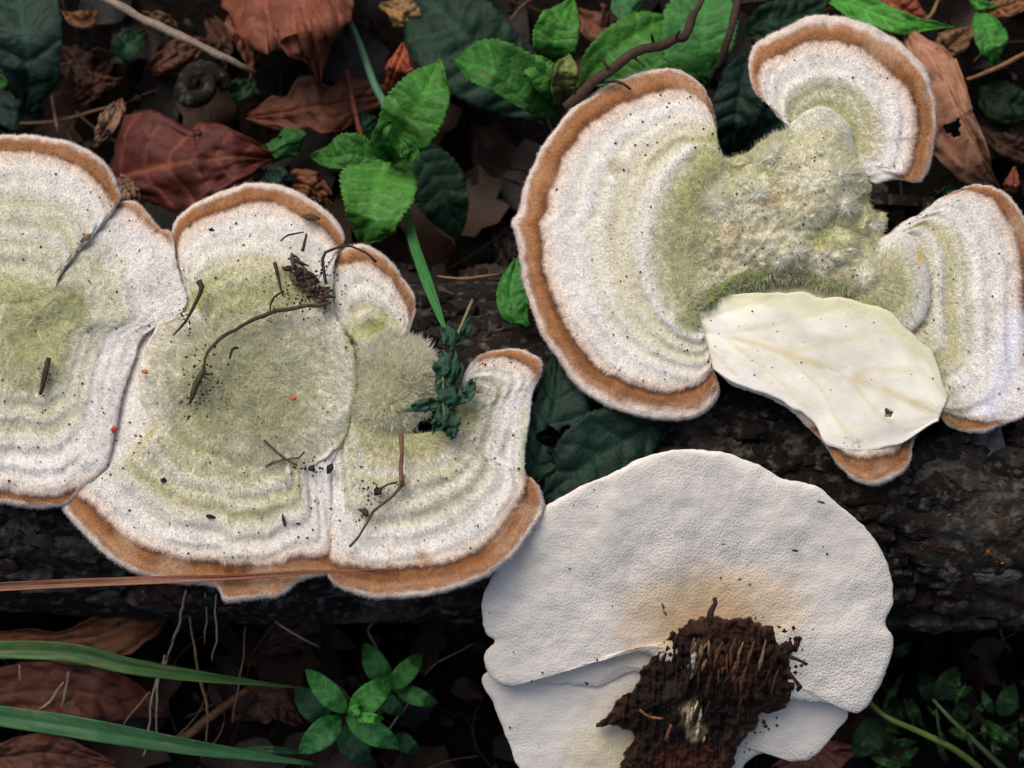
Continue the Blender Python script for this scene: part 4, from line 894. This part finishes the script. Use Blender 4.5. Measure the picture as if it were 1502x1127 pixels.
leaf('leaf', [(1042, 116, .044), (1034, 80, .05), (1030, 30, .052), (1040, -30, .046)], [10, 60, 66, 62, 40, 4], [8, 38, 52, 56, 40, 4], (56, 112, 52), 'leaf', s3, 46, **gl)
leaf('leaf', [(1020, 100, .040), (985, 90, .044), (950, 92, .044), (915, 100, .038)], 26, 26, G3, 'leaf', s3, 47, **gl)
leaf('leaf', [(905, -5, .03), (925, 15, .034), (950, 30, .03)], 26, 26, (50, 96, 54), 'leaf', s3, 48, **gl)

def one(label, mid, wl, wr=None, col=DK, seed=0, mat='darkleaf', name='leaf', group=None, **k):
    d = dict(teeth=18, tamp=.06, nveins=6, vdepth=1.4, fold=.1, und=1.4); d.update(k); d['vdepth'] *= .6
    if mat == 'darkleaf': col = tuple(.82 * c for c in col)
    o = leaf('green_leaf' if name == 'leaf' else name, mid, wl, wr, col, mat, None, seed, label=label, cat='leaf', group=group, **d)
    return o
one('dark wrinkled bluish-green leaf filling the litter corner', [(40, 150, .03), (40, 100, .042), (35, 50, .046), (20, -40, .04)], [20, 46, 56, 60, 50, 10], [20, 50, 58, 66, 60, 10], (38, 64, 52), 51, vdepth=2.2, nveins=5)
one('dark smooth green leaf under the wrinkled corner leaf', [(60, 168, .02), (25, 165, .026), (-25, 150, .022)], 30, 26, (26, 50, 40), 52, teeth=0, vdepth=.5)
one('small mid-green leaf tip beside the corner leaf', [(24, 132, .034), (10, 122, .038), (-12, 112, .036)], 14, 14, (48, 96, 46), 53, teeth=0, vdepth=.4)
one('dark green oval leaf by the diagonal twig', [(165, 85, .02), (185, 66, .028), (212, 48, .022)], 22, 26, (34, 66, 40), 54, teeth=0, vdepth=.5)
one('small round dark leaf beside the curled root', [(338, 140, .02), (354, 130, .026), (372, 118, .022)], 18, 20, (36, 70, 44), 55, teeth=0, vdepth=.5)
one('small round green leaf with a notch by the red-brown leaf', [(412, 198, .040), (418, 212, .044), (430, 232, .040)], [22, 36, 36, 26, 3], [10, 26, 26, 20, 3], (52, 104, 46), 56, teeth=0, vdepth=.4, holes=((411, 203, 5),))
one('small dark round leaf tucked under the notched leaf', [(384, 214, .034), (396, 224, .036), (415, 232, .034)], 18, 18, (32, 68, 46), 57, teeth=0, vdepth=.4)
one('dark green leaf beside the top edge of the largest bracket', [(395, 255, .04), (412, 264, .045), (432, 280, .04)], 18, 18, (28, 54, 44), 58, teeth=0, vdepth=.6)
one('large dark wrinkled leaf behind the rosette sprig', [(800, 172, .028), (740, 110, .036), (680, 50, .038), (615, -20, .03)], [12, 54, 80, 90, 80, 40], [10, 40, 60, 66, 60, 30], (32, 60, 45), 59, vdepth=2.4, nveins=8)
one('dark teal wrinkled leaf between the crescent and kidney brackets', [(1096, 78, .05), (1086, 130, .056), (1077, 180, .054), (1068, 228, .044)], [10, 40, 46, 38, 28, 4], [10, 30, 36, 40, 34, 4], DT, 60, vdepth=2.0)
one('dark teal leaf under the kidney bracket', [(1075, 232, .04), (1105, 205, .046), (1135, 185, .046), (1175, 165, .04)], 34, 30, (26, 52, 40), 61, vdepth=1.6, nveins=5)
one('dark green leaf behind the kidney bracket', [(1095, 50, .03), (1130, 35, .036), (1170, 25, .034), (1210, 0, .03)], 34, 36, (30, 58, 38), 62, vdepth=1)
one('narrow bright green leaf blade above the kidney bracket', [(1225, 0, .045), (1270, 15, .052), (1325, 34, .056), (1398, 40, .05)], [14, 22, 20, 16, 8, 1], [12, 22, 22, 18, 8, 1], (70, 138, 48), 63, mat='leaf', teeth=10, vdepth=.5)
one('green toothed leaf by the thin brown stalk', [(1438, 18, .04), (1450, 45, .046), (1455, 70, .046), (1458, 96, .04)], 28, 26, (58, 118, 46), 64, mat='leaf', vdepth=.5)
one('tiny bright green leaf at the stalk end of the toothed leaf', [(1425, 2, .04), (1440, 8, .042), (1460, 6, .04)], 9, 9, (66, 128, 46), 65, mat='leaf', teeth=0, vdepth=.3)
one('dark green leaf in shade beyond the holed brown leaf', [(1440, 130, .012), (1475, 150, .018), (1520, 160, .016)], 34, 36, (28, 50, 32), 66, vdepth=1)
one('dark green leaf tip showing beneath the kidney bracket gap', [(1370, 300, .05), (1385, 285, .054), (1402, 272, .05)], 9, 10, (30, 58, 42), 67, teeth=0, vdepth=.4)
one('small green toothed leaf peeping out at the crescent rim', [(775, 478, .078), (755, 455, .080), (748, 425, .080), (758, 380, .078)], [4, 20, 20, 14, 4], [4, 22, 30, 30, 4], (54, 112, 44), 68, mat='leaf', vdepth=.5, teeth=8)
one('dark bluish leaf on the log beside the hooked bracket', [(780, 705, .078), (800, 640, .081), (815, 580, .081), (818, 505, .079)], [20, 26, 30, 20, 4], [10, 44, 60, 50, 30, 4], (26, 56, 43), 69, vdepth=1.4, holes=((822, 652, 27),))
one('broad dark bluish leaf on the log above the upturned bracket', [(975, 620, .078), (920, 645, .0805), (860, 680, .080), (795, 735, .077)], [16, 46, 62, 50, 4], [12, 44, 60, 54, 34, 4], (25, 52, 41), 70, vdepth=1.4, nveins=5)

# the wilted sprig lying on the hooked bracket
ws = thing('wilted_sprig', 'wilted blue-green sprig lying on the hooked furry bracket', 'plant', tuple(P(655, 520, .085)))
tube('stem', [(693, 440, .083), (672, 490, .087), (652, 540, .091), (650, 590, .092), (655, 625, .091)], (.3, .35, .4, .35, .25), 'blade', (120, 124, 84), ws, seed=12)
wk = dict(teeth=0, nveins=3, vdepth=.5, fold=.35, und=2.6, th=.15, arch=.3, spots=(84, 88, 50))
for j, (a, b, w_) in enumerate((((656, 480), (658, 515), 11), ((690, 468), (668, 505), 8), ((650, 520), (640, 560), 12), ((665, 520), (648, 575), 12), ((650, 560), (655, 605), 14), ((640, 590), (600, 600), 9), ((650, 600), (638, 630), 11), ((652, 605), (662, 645), 15), ((668, 592), (697, 560), 11), ((665, 560), (672, 535), 7))):
    mx_, my_ = (a[0] + b[0]) / 2, (a[1] + b[1]) / 2
    leaf('leaf', [(*a, .0905), (mx_ + 3, my_, .0925), (*b, .0905)], w_, w_, [(44, 76, 60), (37, 67, 53), (52, 86, 66)][j % 3], 'darkleaf', ws, 120 + j, nt=24, nv=10, rag=.35, **wk)

# grass blades
def blade(label, mid, w, col, seed, name='grass_blade', **k):
    d = dict(nveins=1, vdepth=.1, und=.3, fold=.25, nt=90, nv=14, th=.2, stripe=.4, spots=(126, 104, 58), vein=tuple(min(255, c * 1.25) for c in col)); d.update(k)
    return leaf(name, mid, w, None, col, 'blade', None, seed, label=label, cat='grass', group=None, **d)
blade('green grass blade with orange spots below the crumpled leaf', [(-30, 953, .048), (96, 956, .050), (192, 977, .049), (300, 993, .046), (435, 1008, .04)], [13, 14, 14, 12, 9, 5, 1], (58, 94, 46), 131, blot=(112, 110, 54))
blade('wide green grass blade running to the small green plant', [(-30, 1046, .05), (70, 1060, .052), (144, 1072, .052), (288, 1097, .048), (462, 1121, .04)], [15, 16, 16, 14, 11, 7, 2], (48, 92, 54), 132)
blade('thin green grass blade near the base of the small green plant', [(340, 1102, .02), (400, 1100, .026), (455, 1106, .02)], [1, 5, 6, 4, 1], (44, 82, 50), 133)
blade('dry rust-coloured straw lying along the bracket rims', [(-20, 862, .0865), (120, 855, .0872), (336, 847, .0874), (470, 839, .0878), (585, 835, .0872)], [6, 6, 5.5, 5, 4, 2.5, 1], (128, 84, 60), 134, name='dry_straw', blot=(110, 62, 50))
blade('narrow green grass blade between the sprig and the log', [(596, 300, .05), (605, 350, .06), (625, 410, .075), (655, 490, .084)], [4, 7, 8, 8, 6, 2], (54, 112, 60), 135)

# small green plant in front
s4 = sprig('small_plant', 'small smooth-leaved green plant beside the grass tips', (530, 1060, .01))
tube('stem', [(515, 1048, .044), (520, 1075, .03), (530, 1100, .008)], (.6, .7, .8), 'blade', (60, 96, 50), s4, seed=21)
tube('stem', [(575, 1006, .038), (560, 1040, .03), (545, 1075, .01)], (.5, .6, .7), 'blade', (60, 96, 50), s4, seed=22)
sm_ = dict(teeth=0, nveins=5, vdepth=.25, fold=.22, und=.4, nt=32, nv=12)
PL = [((568, 1004), (534, 946), 19, (50, 108, 50), .045), ((575, 1008), (619, 960), 16, (62, 126, 54), .048), ((582, 1012), (641, 1032), 14, (56, 112, 52), .044), ((508, 1044), (449, 983), 18, (58, 122, 56), .050), ((480, 1058), (433, 1010), 21, (34, 72, 44), .036), ((499, 1054), (440, 1104), 21, (48, 104, 54), .048), ((516, 1046), (574, 996), 21, (66, 130, 58), .052), ((510, 1050), (586, 1098), 20, (50, 108, 54), .048), ((580, 1080), (614, 1104), 14, (34, 74, 44), .034), ((502, 1068), (540, 1122), 22, (32, 70, 46), .036), ((515, 1048), (528, 1036), 9, (80, 150, 62), .054), ((522, 1052), (562, 1054), 8, (78, 148, 60), .054), ((560, 1020), (590, 1050), 14, (40, 86, 50), .036), ((575, 1010), (602, 1000), 12, (44, 92, 50), .040)]
for j, (a, b, w_, c, z) in enumerate(PL):
    leaf('leaf', [(*a, z - .004), ((a[0] * 2 + b[0]) / 3, (a[1] * 2 + b[1]) / 3, z), ((a[0] + 2 * b[0]) / 3, (a[1] + 2 * b[1]) / 3, z), (*b, z - .005)], w_, w_, c, 'leaf', s4, 140 + j, **sm_)

# weeds at the foot of the log
s5 = sprig('weed', 'dark green weed with jointed stems beside the upturned bracket', (1360, 1090, .01))
tube('stem', [(1275, 1030, .034), (1300, 1052, .038), (1347, 1073, .036), (1399, 1099, .03), (1440, 1130, .02)], (.5, .6, .7, .7, .7), 'blade', (112, 132, 62), s5, seed=23)
tube('stem', [(1368, 1026, .03), (1400, 1060, .03), (1445, 1102, .024), (1480, 1135, .018)], (.4, .5, .6, .6), 'blade', (84, 104, 62), s5, seed=24)
tube('stem', [(1373, 1040, .028), (1378, 1075, .024), (1385, 1110, .016)], (.3, .4, .4), 'blade', (76, 96, 60), s5, seed=25)
wl_ = random.Random(21)
for j in range(66):
    if j < 8:
        a, b, w_ = [((1372, 1028), (1352, 985), 18), ((1374, 1026), (1404, 978), 17), ((1310, 962), (1338, 942), 9), ((1290, 1060), (1255, 1110), 24), ((1400, 1060), (1420, 1030), 14), ((1350, 1060), (1335, 1025), 7), ((1395, 1060), (1385, 1030), 6), ((1470, 1050), (1488, 1005), 18)][j]
    else:
        x, y = wl_.uniform(1265, 1510), wl_.uniform(1000, 1125)
        if y < 1040 and x > 1430: y += 60
        an = wl_.uniform(0, 6.28); ln = wl_.uniform(18, 46)
        a, b, w_ = (x, y), (x + ln * math.cos(an), y + ln * math.sin(an)), wl_.uniform(2, 8)
    z = wl_.uniform(.014, .034)
    c = wl_.choice([(40, 72, 34), (32, 60, 30), (50, 86, 38), (28, 52, 30), (38, 66, 38)])
    leaf('leaf', [(*a, z), ((a[0] + b[0]) / 2, (a[1] + b[1]) / 2, z + .004), (*b, z)], w_, w_, c, 'leaf', s5, 170 + j, **{**sm_, 'nt': 20, 'nv': 8})

# ================================================================ twigs and rootlets
def twig(label, pts, r, col, seed, jit=.4, name='twig', **k):
    return tube(name, pts, r, 'twig', col, None, seed=seed, jit=jit, label=label, cat='twig', **k)
twig('bare grey-brown twig lying diagonally over the litter', [(150, -6, .045), (220, 32, .047), (290, 66, .046), (345, 92, .044), (374, 106, .04)], (1.0, .95, .9, .8, .5), (132, 116, 102), 31)
kt = thing('twig', 'dark knobbly twig resting along the crescent bracket rim', 'twig', tuple(P(940, 90, .08)))
tube('branch', [(832, 158, .084), (862, 130, .087), (900, 100, .089), (940, 74, .088), (985, 58, .085), (1005, 52, .082), (1018, 25, .075), (1032, -5, .07)], (1.1, 1.0, 1.0, .95, .9, .9, .7, .6), 'twig', (66, 48, 38), kt, seed=32, jit=.7, sides=9)
for j, pts in enumerate((((960, 62, .087), (957, 50, .09)), ((905, 96, .088), (893, 100, .09), (882, 84, .091)), ((930, 85, .088), (945, 98, .089)), ((872, 122, .087), (905, 120, .089), (924, 132, .088)), ((848, 146, .085), (838, 128, .088)), ((990, 58, .085), (996, 46, .088)))):
    tube('side_shoot', pts, (.35, .25), 'twig', (58, 42, 34), kt, seed=60 + j, jit=.3)
twig('smooth black-brown stalk between green leaves and the dark teal leaf', [(1084, -8, .06), (1076, 30, .064), (1066, 62, .064), (1056, 95, .06), (1044, 116, .052)], (.85, .9, .85, .8, .6), (58, 40, 36), 33, .2)
twig('thin brown stalk lying by the holed brown leaf', [(1515, 72, .05), (1480, 92, .052), (1450, 106, .052), (1418, 116, .055)], (.5, .55, .5, .35), (122, 88, 58), 34, .2)
twig('thin tan stalk rising beside the toothed leaf', [(1376, 0, .03), (1368, 18, .034), (1358, 30, .034)], (.4, .4, .3), (140, 110, 74), 35, .2)
twig('slender reddish stalk under the large folded leaf', [(508, 104, .03), (518, 150, .034), (530, 200, .034), (536, 222, .03)], (.6, .6, .6, .5), (124, 74, 52), 36, .2)
twig('thin pale stalk leaning in the corner litter', [(76, 140, .02), (80, 170, .03), (86, 194, .03)], (.3, .35, .3), (120, 96, 70), 37, .2)
twig('thin brown stalk lying across the corner litter', [(20, 182, .024), (80, 178, .028), (150, 160, .03), (185, 152, .03)], (.3, .4, .4, .3), (112, 82, 56), 38, .2)
twig('short thin twig arching over the bark gap', [(640, 405, .076), (680, 408, .079), (720, 404, .078), (738, 402, .075)], (.25, .3, .3, .2), (120, 90, 66), 39, .3)
roots = [[(273, 868, .06), (262, 915, .05), (245, 966, .038)], [(316, 872, .06), (318, 920, .05), (311, 970, .036)], [(278, 905, .05), (286, 950, .045), (294, 990, .04), (304, 1036, .036), (301, 1092, .026)], [(300, 870, .055), (302, 910, .046), (298, 945, .04)],
         [(245, 968, .036), (226, 1010, .03), (218, 1060, .024), (210, 1110, .018)], [(222, 1015, .03), (190, 1050, .026), (180, 1066, .024)], [(100, 985, .03), (95, 1020, .028), (90, 1048, .024)], [(92, 1000, .03), (70, 1030, .026), (56, 1042, .024)], [(700, 944, .03), (668, 958, .034), (640, 972, .034), (622, 990, .032)], [(596, 1030, .03), (585, 1052, .026), (568, 1070, .02)], [(400, 905, .03), (430, 930, .03), (470, 950, .026)], [(560, 905, .03), (540, 925, .028), (560, 960, .024)], [(28, 975, .03), (30, 1000, .028)], [(240, 960, .03), (232, 1000, .028), (228, 1040, .024), (232, 1085, .02)], [(360, 920, .03), (352, 990, .024), (340, 1060, .02)]]
RL = ['pale rootlet hanging from the bracket rim to the crumpled leaf', 'straight pale rootlet hanging beside the rim bulge', 'longest kinked rootlet running down past both grass blades', 'short dark rootlet between two hanging rootlets',
      'rootlet crossing under the wide grass blade', 'short branch rootlet over the red-brown leaf', 'rootlet lying upright on the red-brown leaf', 'slanting rootlet on the red-brown leaf', 'pale rootlet arching towards the upturned bracket', 'short rootlet beside the stem of the small plant', 'thin rootlet in the shade under the largest bracket', 'bent rootlet in the shade under the hooked bracket', 'stubby rootlet just below the spotted grass blade', 'thin rootlet running beside the crossing one under the wide blade', 'dull rootlet reaching towards the thick stick']
for j, pts in enumerate(roots):
    w_ = random.Random(j).uniform(.2, .36)
    tube('rootlet', pts, (w_ * .7, w_, w_ * .5), 'twig', [(150, 128, 104), (176, 158, 132), (122, 98, 76)][j % 3], None, seed=200 + j, jit=.5, label=RL[j], cat='rootlet', group='rootlets in front of the log')
twig('thick brown stick lying in shade beside the rootlets', [(262, 1090, .016), (300, 1060, .02), (364, 1012, .02)], (.9, 1.0, .7), (96, 66, 46), 41)
# curled root
cr = [(P(298, 135, .028) + np.array([math.cos(a) * r, math.sin(a) * r * .85, h])) for a, r, h in [(k * .5, .0060 - .0003 * k, .0015 * math.sin(k * .7) + .0003 * k) for k in range(16)]]
tube('curled_root', cr, (1.6, 2.2, 2.6, 2.3, 1.7, 1.2), 'bark', (36, 32, 28), None, world=True, seed=43, jit=1.1, sides=11, label='dark curled root coiled like a snail in the litter', cat='root')

# debris stuck on the largest bracket
DG = 'rootlets and crumbs stuck to the furry brackets'
def bit(label, pts, r, col, seed, z=.0915, jit=.75):
    p = [(x, y, z + (dz if dz else 0) * MM) for x, y, *q in pts for dz in [q[0] if q else 0]]
    return tube('rootlet', p, r, 'twig', col, None, seed=seed, jit=jit, label=label, cat='rootlet', group=DG)
bit('long kinked rootlet across the green centre of the largest bracket', [(489, 444), (450, 450, .6), (407, 455, .6), (368, 468, .9), (340, 484, .9), (325, 494, .9), (301, 515, .6), (297, 540, .4), (288, 562)], (.35, .4, .42, .4, .36, .3, .25), (74, 54, 42), 301, .0915)
bit('knob-headed dark rootlet on the seam between two brackets', [(288, 410, 1.2), (294, 420, 1.0), (290, 438, .8), (283, 455, .5), (270, 474), (252, 492, -.4)], (.75, .5, .35, .3, .25, .15), (64, 48, 40), 302, .0905)
bit('hooked wiry rootlet arching over the small upper lobe', [(479, 418, .6), (477, 395, 1.2), (476, 372, 1.5), (490, 364, 1.4), (513, 361, 1.2), (535, 370, .8), (550, 384)], (.35, .35, .3, .26, .22, .2, .3), (60, 44, 38), 303, .0895)
bit('thin bowed rootlet near the brown rim of the largest bracket', [(413, 355), (428, 345, .8), (450, 340, .5)], (.15, .2, .15), (70, 54, 44), 304, .0895)
bit('short straight rootlet above the debris clump', [(449, 344, .3), (444, 368)], (.25, .3), (64, 48, 40), 305, .0895)
bit('forked dark rootlet beside the debris clump', [(402, 386, .5), (406, 405, .8), (413, 436)], (.4, .25, .2), (60, 46, 38), 306, .0895)
bit('looped rootlet under the forked one', [(416, 428, .8), (400, 436, .8), (395, 452, .5), (404, 456)], (.2, .22, .22, .2), (66, 48, 38), 307, .0905)
bit('small curved dark fibre on the furry disc', [(352, 511), (343, 512, .6), (337, 527)], (.25, .3, .15), (48, 42, 38), 308)
bit('crossed rootlet below the furry disc', [(385, 646, .3), (412, 666, .8), (438, 681)], (.2, .25, .2), (84, 62, 48), 309, .0895)
bit('bent rootlet crossing under another below the furry disc', [(393, 684), (404, 676, .5), (440, 674, .8), (448, 664, .5)], (.3, .25, .2, .2), (96, 74, 54), 310, .0892)
bit('brown stalk with a swollen joint on the hooked bracket', [(589, 632, 1.5), (591, 665, 1), (589, 700, .6), (588, 712, .4)], (.45, .42, .4, .6), (112, 82, 62), 311, .0892)
bit('branched thin stalk running down the hooked bracket', [(589, 706, .6), (572, 728, .4), (546, 750, .4), (528, 778, .3), (512, 803)], (.3, .28, .3, .22, .3), (88, 66, 50), 312, .0888)
bit('short dark side fibre on the branched stalk', [(582, 708, .4), (566, 712, .7), (556, 724, .4)], (.22, .2, .35), (62, 46, 38), 313, .089)
bit('dark stub lying on the green tuft of the two-lobed bracket', [(68, 528, .6), (66, 545, .9), (62, 578, .2)], (.5, .6, .3), (62, 40, 36), 314, .0915)
bit('dark smudge-like fibre below the kinked rootlet', [(298, 545, .2), (286, 566, .4), (278, 592)], (.6, .8, .2), (66, 62, 42), 315, .0915)
cl = thing('debris_clump', 'dark clump of rotten debris near the brown rim of the largest bracket', 'debris', tuple(P(455, 420, .089)))
cr_ = random.Random(3)
for j in range(44):
    t_ = cr_.random(); x, y = 430 + 50 * t_ + cr_.uniform(-10, 10), 390 + 52 * t_ + cr_.uniform(-12, 12)
    an = cr_.uniform(0, 3.14); ln = cr_.uniform(5, 15)
    tube('fragment', [(x - ln * math.cos(an), y - ln * math.sin(an), .0893), (x, y, .0905), (x + ln * math.cos(an), y + ln * math.sin(an), .0895)], (.15, cr_.uniform(.25, .8), .1), 'wood', cr_.choice([(52, 40, 32), (70, 54, 42), (40, 32, 28), (92, 74, 58)]), cl, sides=6, seed=j, jit=1.0, flat=.5)
for j, (x, y, l, a, r, c, lab) in enumerate(((457, 320, 13, .15, 1.0, (84, 66, 52), 'brown bark flake lying on the brown rim of the largest bracket'), (458, 688, 5, .4, .9, (58, 44, 36), 'brown seed crumb near the crossed rootlets'), (484, 687, 8, 2.0, .8, (50, 42, 36), 'dark oval seed on the seam beside the crossed rootlets'), (553, 722, 7, 2.2, .9, (50, 42, 36), 'black crumb beside the branched stalk'), (536, 752, 7, .9, .7, (72, 56, 44), 'brown crumb on the branched stalk'), (167, 630, 5, 1.6, .7, (190, 52, 40), 'tiny red speck on the seam between two brackets'), (212, 545, 5, .4, .6, (206, 120, 66), 'tiny orange speck at the edge of the furry disc'), (430, 583, 4, .4, .6, (200, 104, 56), 'tiny rusty orange speck on the furry disc'), (241, 703, 4, .3, .55, (36, 36, 48), 'tiny blue-black grain on the white zone'), (308, 757, 8, .2, .5, (44, 40, 38), 'dark grain on the white zone by the brown rim'), (417, 763, 9, 1.4, .4, (60, 56, 62), 'grey fibre crumb on the white zone of the largest bracket'), (310, 336, 4, .2, .5, (44, 40, 44), 'dark grain by the top brown rim'), (125, 350, 9, 2.5, .8, (130, 100, 80), 'tan crumb lodged in the groove of the upper lobe'), (1302, 604, 4, 1.2, .5, (66, 62, 36), 'dark grain in the hole of the pale leaf'))):
    z = .0905 if x < 1000 else .0905
    z = {457: .0880, 458: .0885, 484: .0880, 553: .0885, 536: .0882, 167: .0885, 241: .0885, 308: .0878, 417: .0878, 310: .088, 125: .0905}.get(x, z)
    dx, dy = l * math.cos(a), l * math.sin(a)
    tube('crumb', [(x - dx, y - dy, z), (x, y, z + .0006), (x + dx, y + dy, z)], (.15, r, .2), 'wood', c, None, sides=7, seed=330 + j, jit=.35, flat=.6, label=lab, cat='crumb', group=DG)

cn = 420
cw = random.Random(77)
spots = [(300, 552, 16, 20, 90, .0918), (282, 585, 6, 12, 30, .0915), (455, 418, 26, 24, 130, .0905), (553, 722, 12, 9, 45, .0892), (534, 752, 9, 8, 30, .0888), (589, 706, 5, 6, 20, .0893), (272, 474, 6, 12, 25, .0905), (458, 686, 14, 6, 30, .0888), (66, 550, 6, 20, 20, .0918)]
cv, cf, cc = [], [], []
for x, y, sx_, sy_, n_, z_ in spots:
    for q_ in range(n_):
        c0 = P(cw.gauss(x, sx_), cw.gauss(y, sy_), z_ + cw.uniform(-.3, .5) * MM)
        rr_ = cw.uniform(.08, .34) * MM
        b_ = len(cv) * 6
        cv.append(c0[None] + oc_ * rr_ * (0.6 + 0.8 * RNG.random((6, 1)))); cf.append(of_ + b_)
        cc.append(np.broadcast_to(lin(cw.choice([(44, 36, 30), (60, 48, 38), (34, 29, 26), (78, 62, 46)])), (6, 3)))
mk('debris_crumbs', np.concatenate(cv), [np.concatenate(cf)], 'wood', None, np.concatenate(cc), label='fine dark crumbs of humus caught in the bracket fur', cat='crumbs', kind='stuff')

# ================================================================ loose litter, one mass
def litter(n, seed, name, label, smin, smax, cols, zlift):
    r = np.random.default_rng(seed)
    k = 5
    u = np.linspace(-1, 1, k)
    U, Vv = np.meshgrid(u, u, indexing='ij')
    x = r.uniform(-.24, .24, n); y = r.uniform(-.20, .26, n)
    sx = r.uniform(smin, smax, n) * MM; sy = sx * r.uniform(.35, .9, n)
    ang = r.uniform(0, 6.28, n)
    ca, sa = np.cos(ang), np.sin(ang)
    curl = r.uniform(-.6, .9, n)
    tx, ty = r.normal(0, .35, n), r.normal(0, .35, n)
    rr = 1 + .35 * r.normal(size=(n, k, k)) * .6
    shp = np.sqrt(np.clip(1.15 - .5 * (U ** 2 + Vv ** 2) * .8, .2, 1))
    lx_ = U[None] * sx[:, None, None] * shp * rr; ly_ = Vv[None] * sy[:, None, None] * shp * rr
    lz = curl[:, None, None] * (lx_ ** 2) / sx[:, None, None] + r.normal(size=(n, k, k)) * .05 * sx[:, None, None] + lx_ * tx[:, None, None] + ly_ * ty[:, None, None]
    X = x[:, None, None] + lx_ * ca[:, None, None] - ly_ * sa[:, None, None]
    Y = y[:, None, None] + lx_ * sa[:, None, None] + ly_ * ca[:, None, None]
    Z = ground_h(x, y)[:, None, None] + lz + (r.uniform(0, zlift, n) * MM)[:, None, None]
    V = np.stack([X, Y, Z], -1).reshape(-1, 3)
    F = (np.arange(n)[:, None, None] * k * k + grid_faces(k, k)[None]).reshape(-1, 4)
    pal = np.stack([lin(c) for c in cols])
    C = np.repeat(pal[r.integers(0, len(cols), n)] * r.uniform(.6, 1.25, (n, 1)), k * k, 0)
    o = mk(name, V, [F], 'dry', None, C, label=label, cat='litter', kind='stuff')
    return o
litter(1500, 5, 'leaf_litter', 'dark rotting leaf fragments covering the forest floor', 4, 13, ((30, 22, 18), (42, 29, 22), (25, 19, 16), (66, 46, 34), (29, 25, 21), (58, 41, 31)), 10)
litter(2400, 6, 'soil_crumbs', 'small dark crumbs of soil and humus on the ground', .6, 2.4, ((26, 20, 17), (36, 28, 22), (21, 17, 15), (48, 38, 30)), 8)
def fibres(n, seed):
    r = np.random.default_rng(seed)
    x = r.uniform(-.2, .2, n); y = r.uniform(-.17, .22, n)
    a = r.uniform(0, 6.28, n); L = r.uniform(6, 28, n) * MM; w = r.uniform(.08, .3, n) * MM
    k = 7
    t = np.linspace(-.5, .5, k)
    bend = r.normal(0, .8, n); lift = r.uniform(2, 14, n) * MM
    px = x[:, None] + L[:, None] * (np.cos(a)[:, None] * t - np.sin(a)[:, None] * bend[:, None] * t * t)
    py = y[:, None] + L[:, None] * (np.sin(a)[:, None] * t + np.cos(a)[:, None] * bend[:, None] * t * t)
    pz = ground_h(x, y)[:, None] + lift[:, None] * (1 - 2.2 * t * t) + r.normal(0, .3, n)[:, None] * L[:, None] * t
    c = np.stack([px, py, pz], -1)
    T = nrm(np.gradient(c, axis=1)); A = nrm(np.cross(T, np.array([.1, .2, 1.]))); Bv = np.cross(T, A)
    ring = []
    for th in (0, 2.094, 4.189):
        ring.append(c + (A * math.cos(th) + Bv * math.sin(th)) * w[:, None, None])
    V = np.stack(ring, 1)                      # n,3,k,3
    F = (np.arange(n)[:, None, None] * 3 * k + grid_faces(3, k, True)[None]).reshape(-1, 4)
    pal = np.stack([lin(q) for q in ((86, 66, 48), (116, 94, 70), (60, 44, 34), (44, 34, 28))])
    C = np.repeat(pal[r.integers(0, 4, n)], 3 * k, 0)
    mk('litter_fibres', V.reshape(-1, 3), [F], 'twig', None, C, label='tangle of thin dry fibres and stalks in the litter', cat='litter', kind='stuff')
fibres(900, 8)
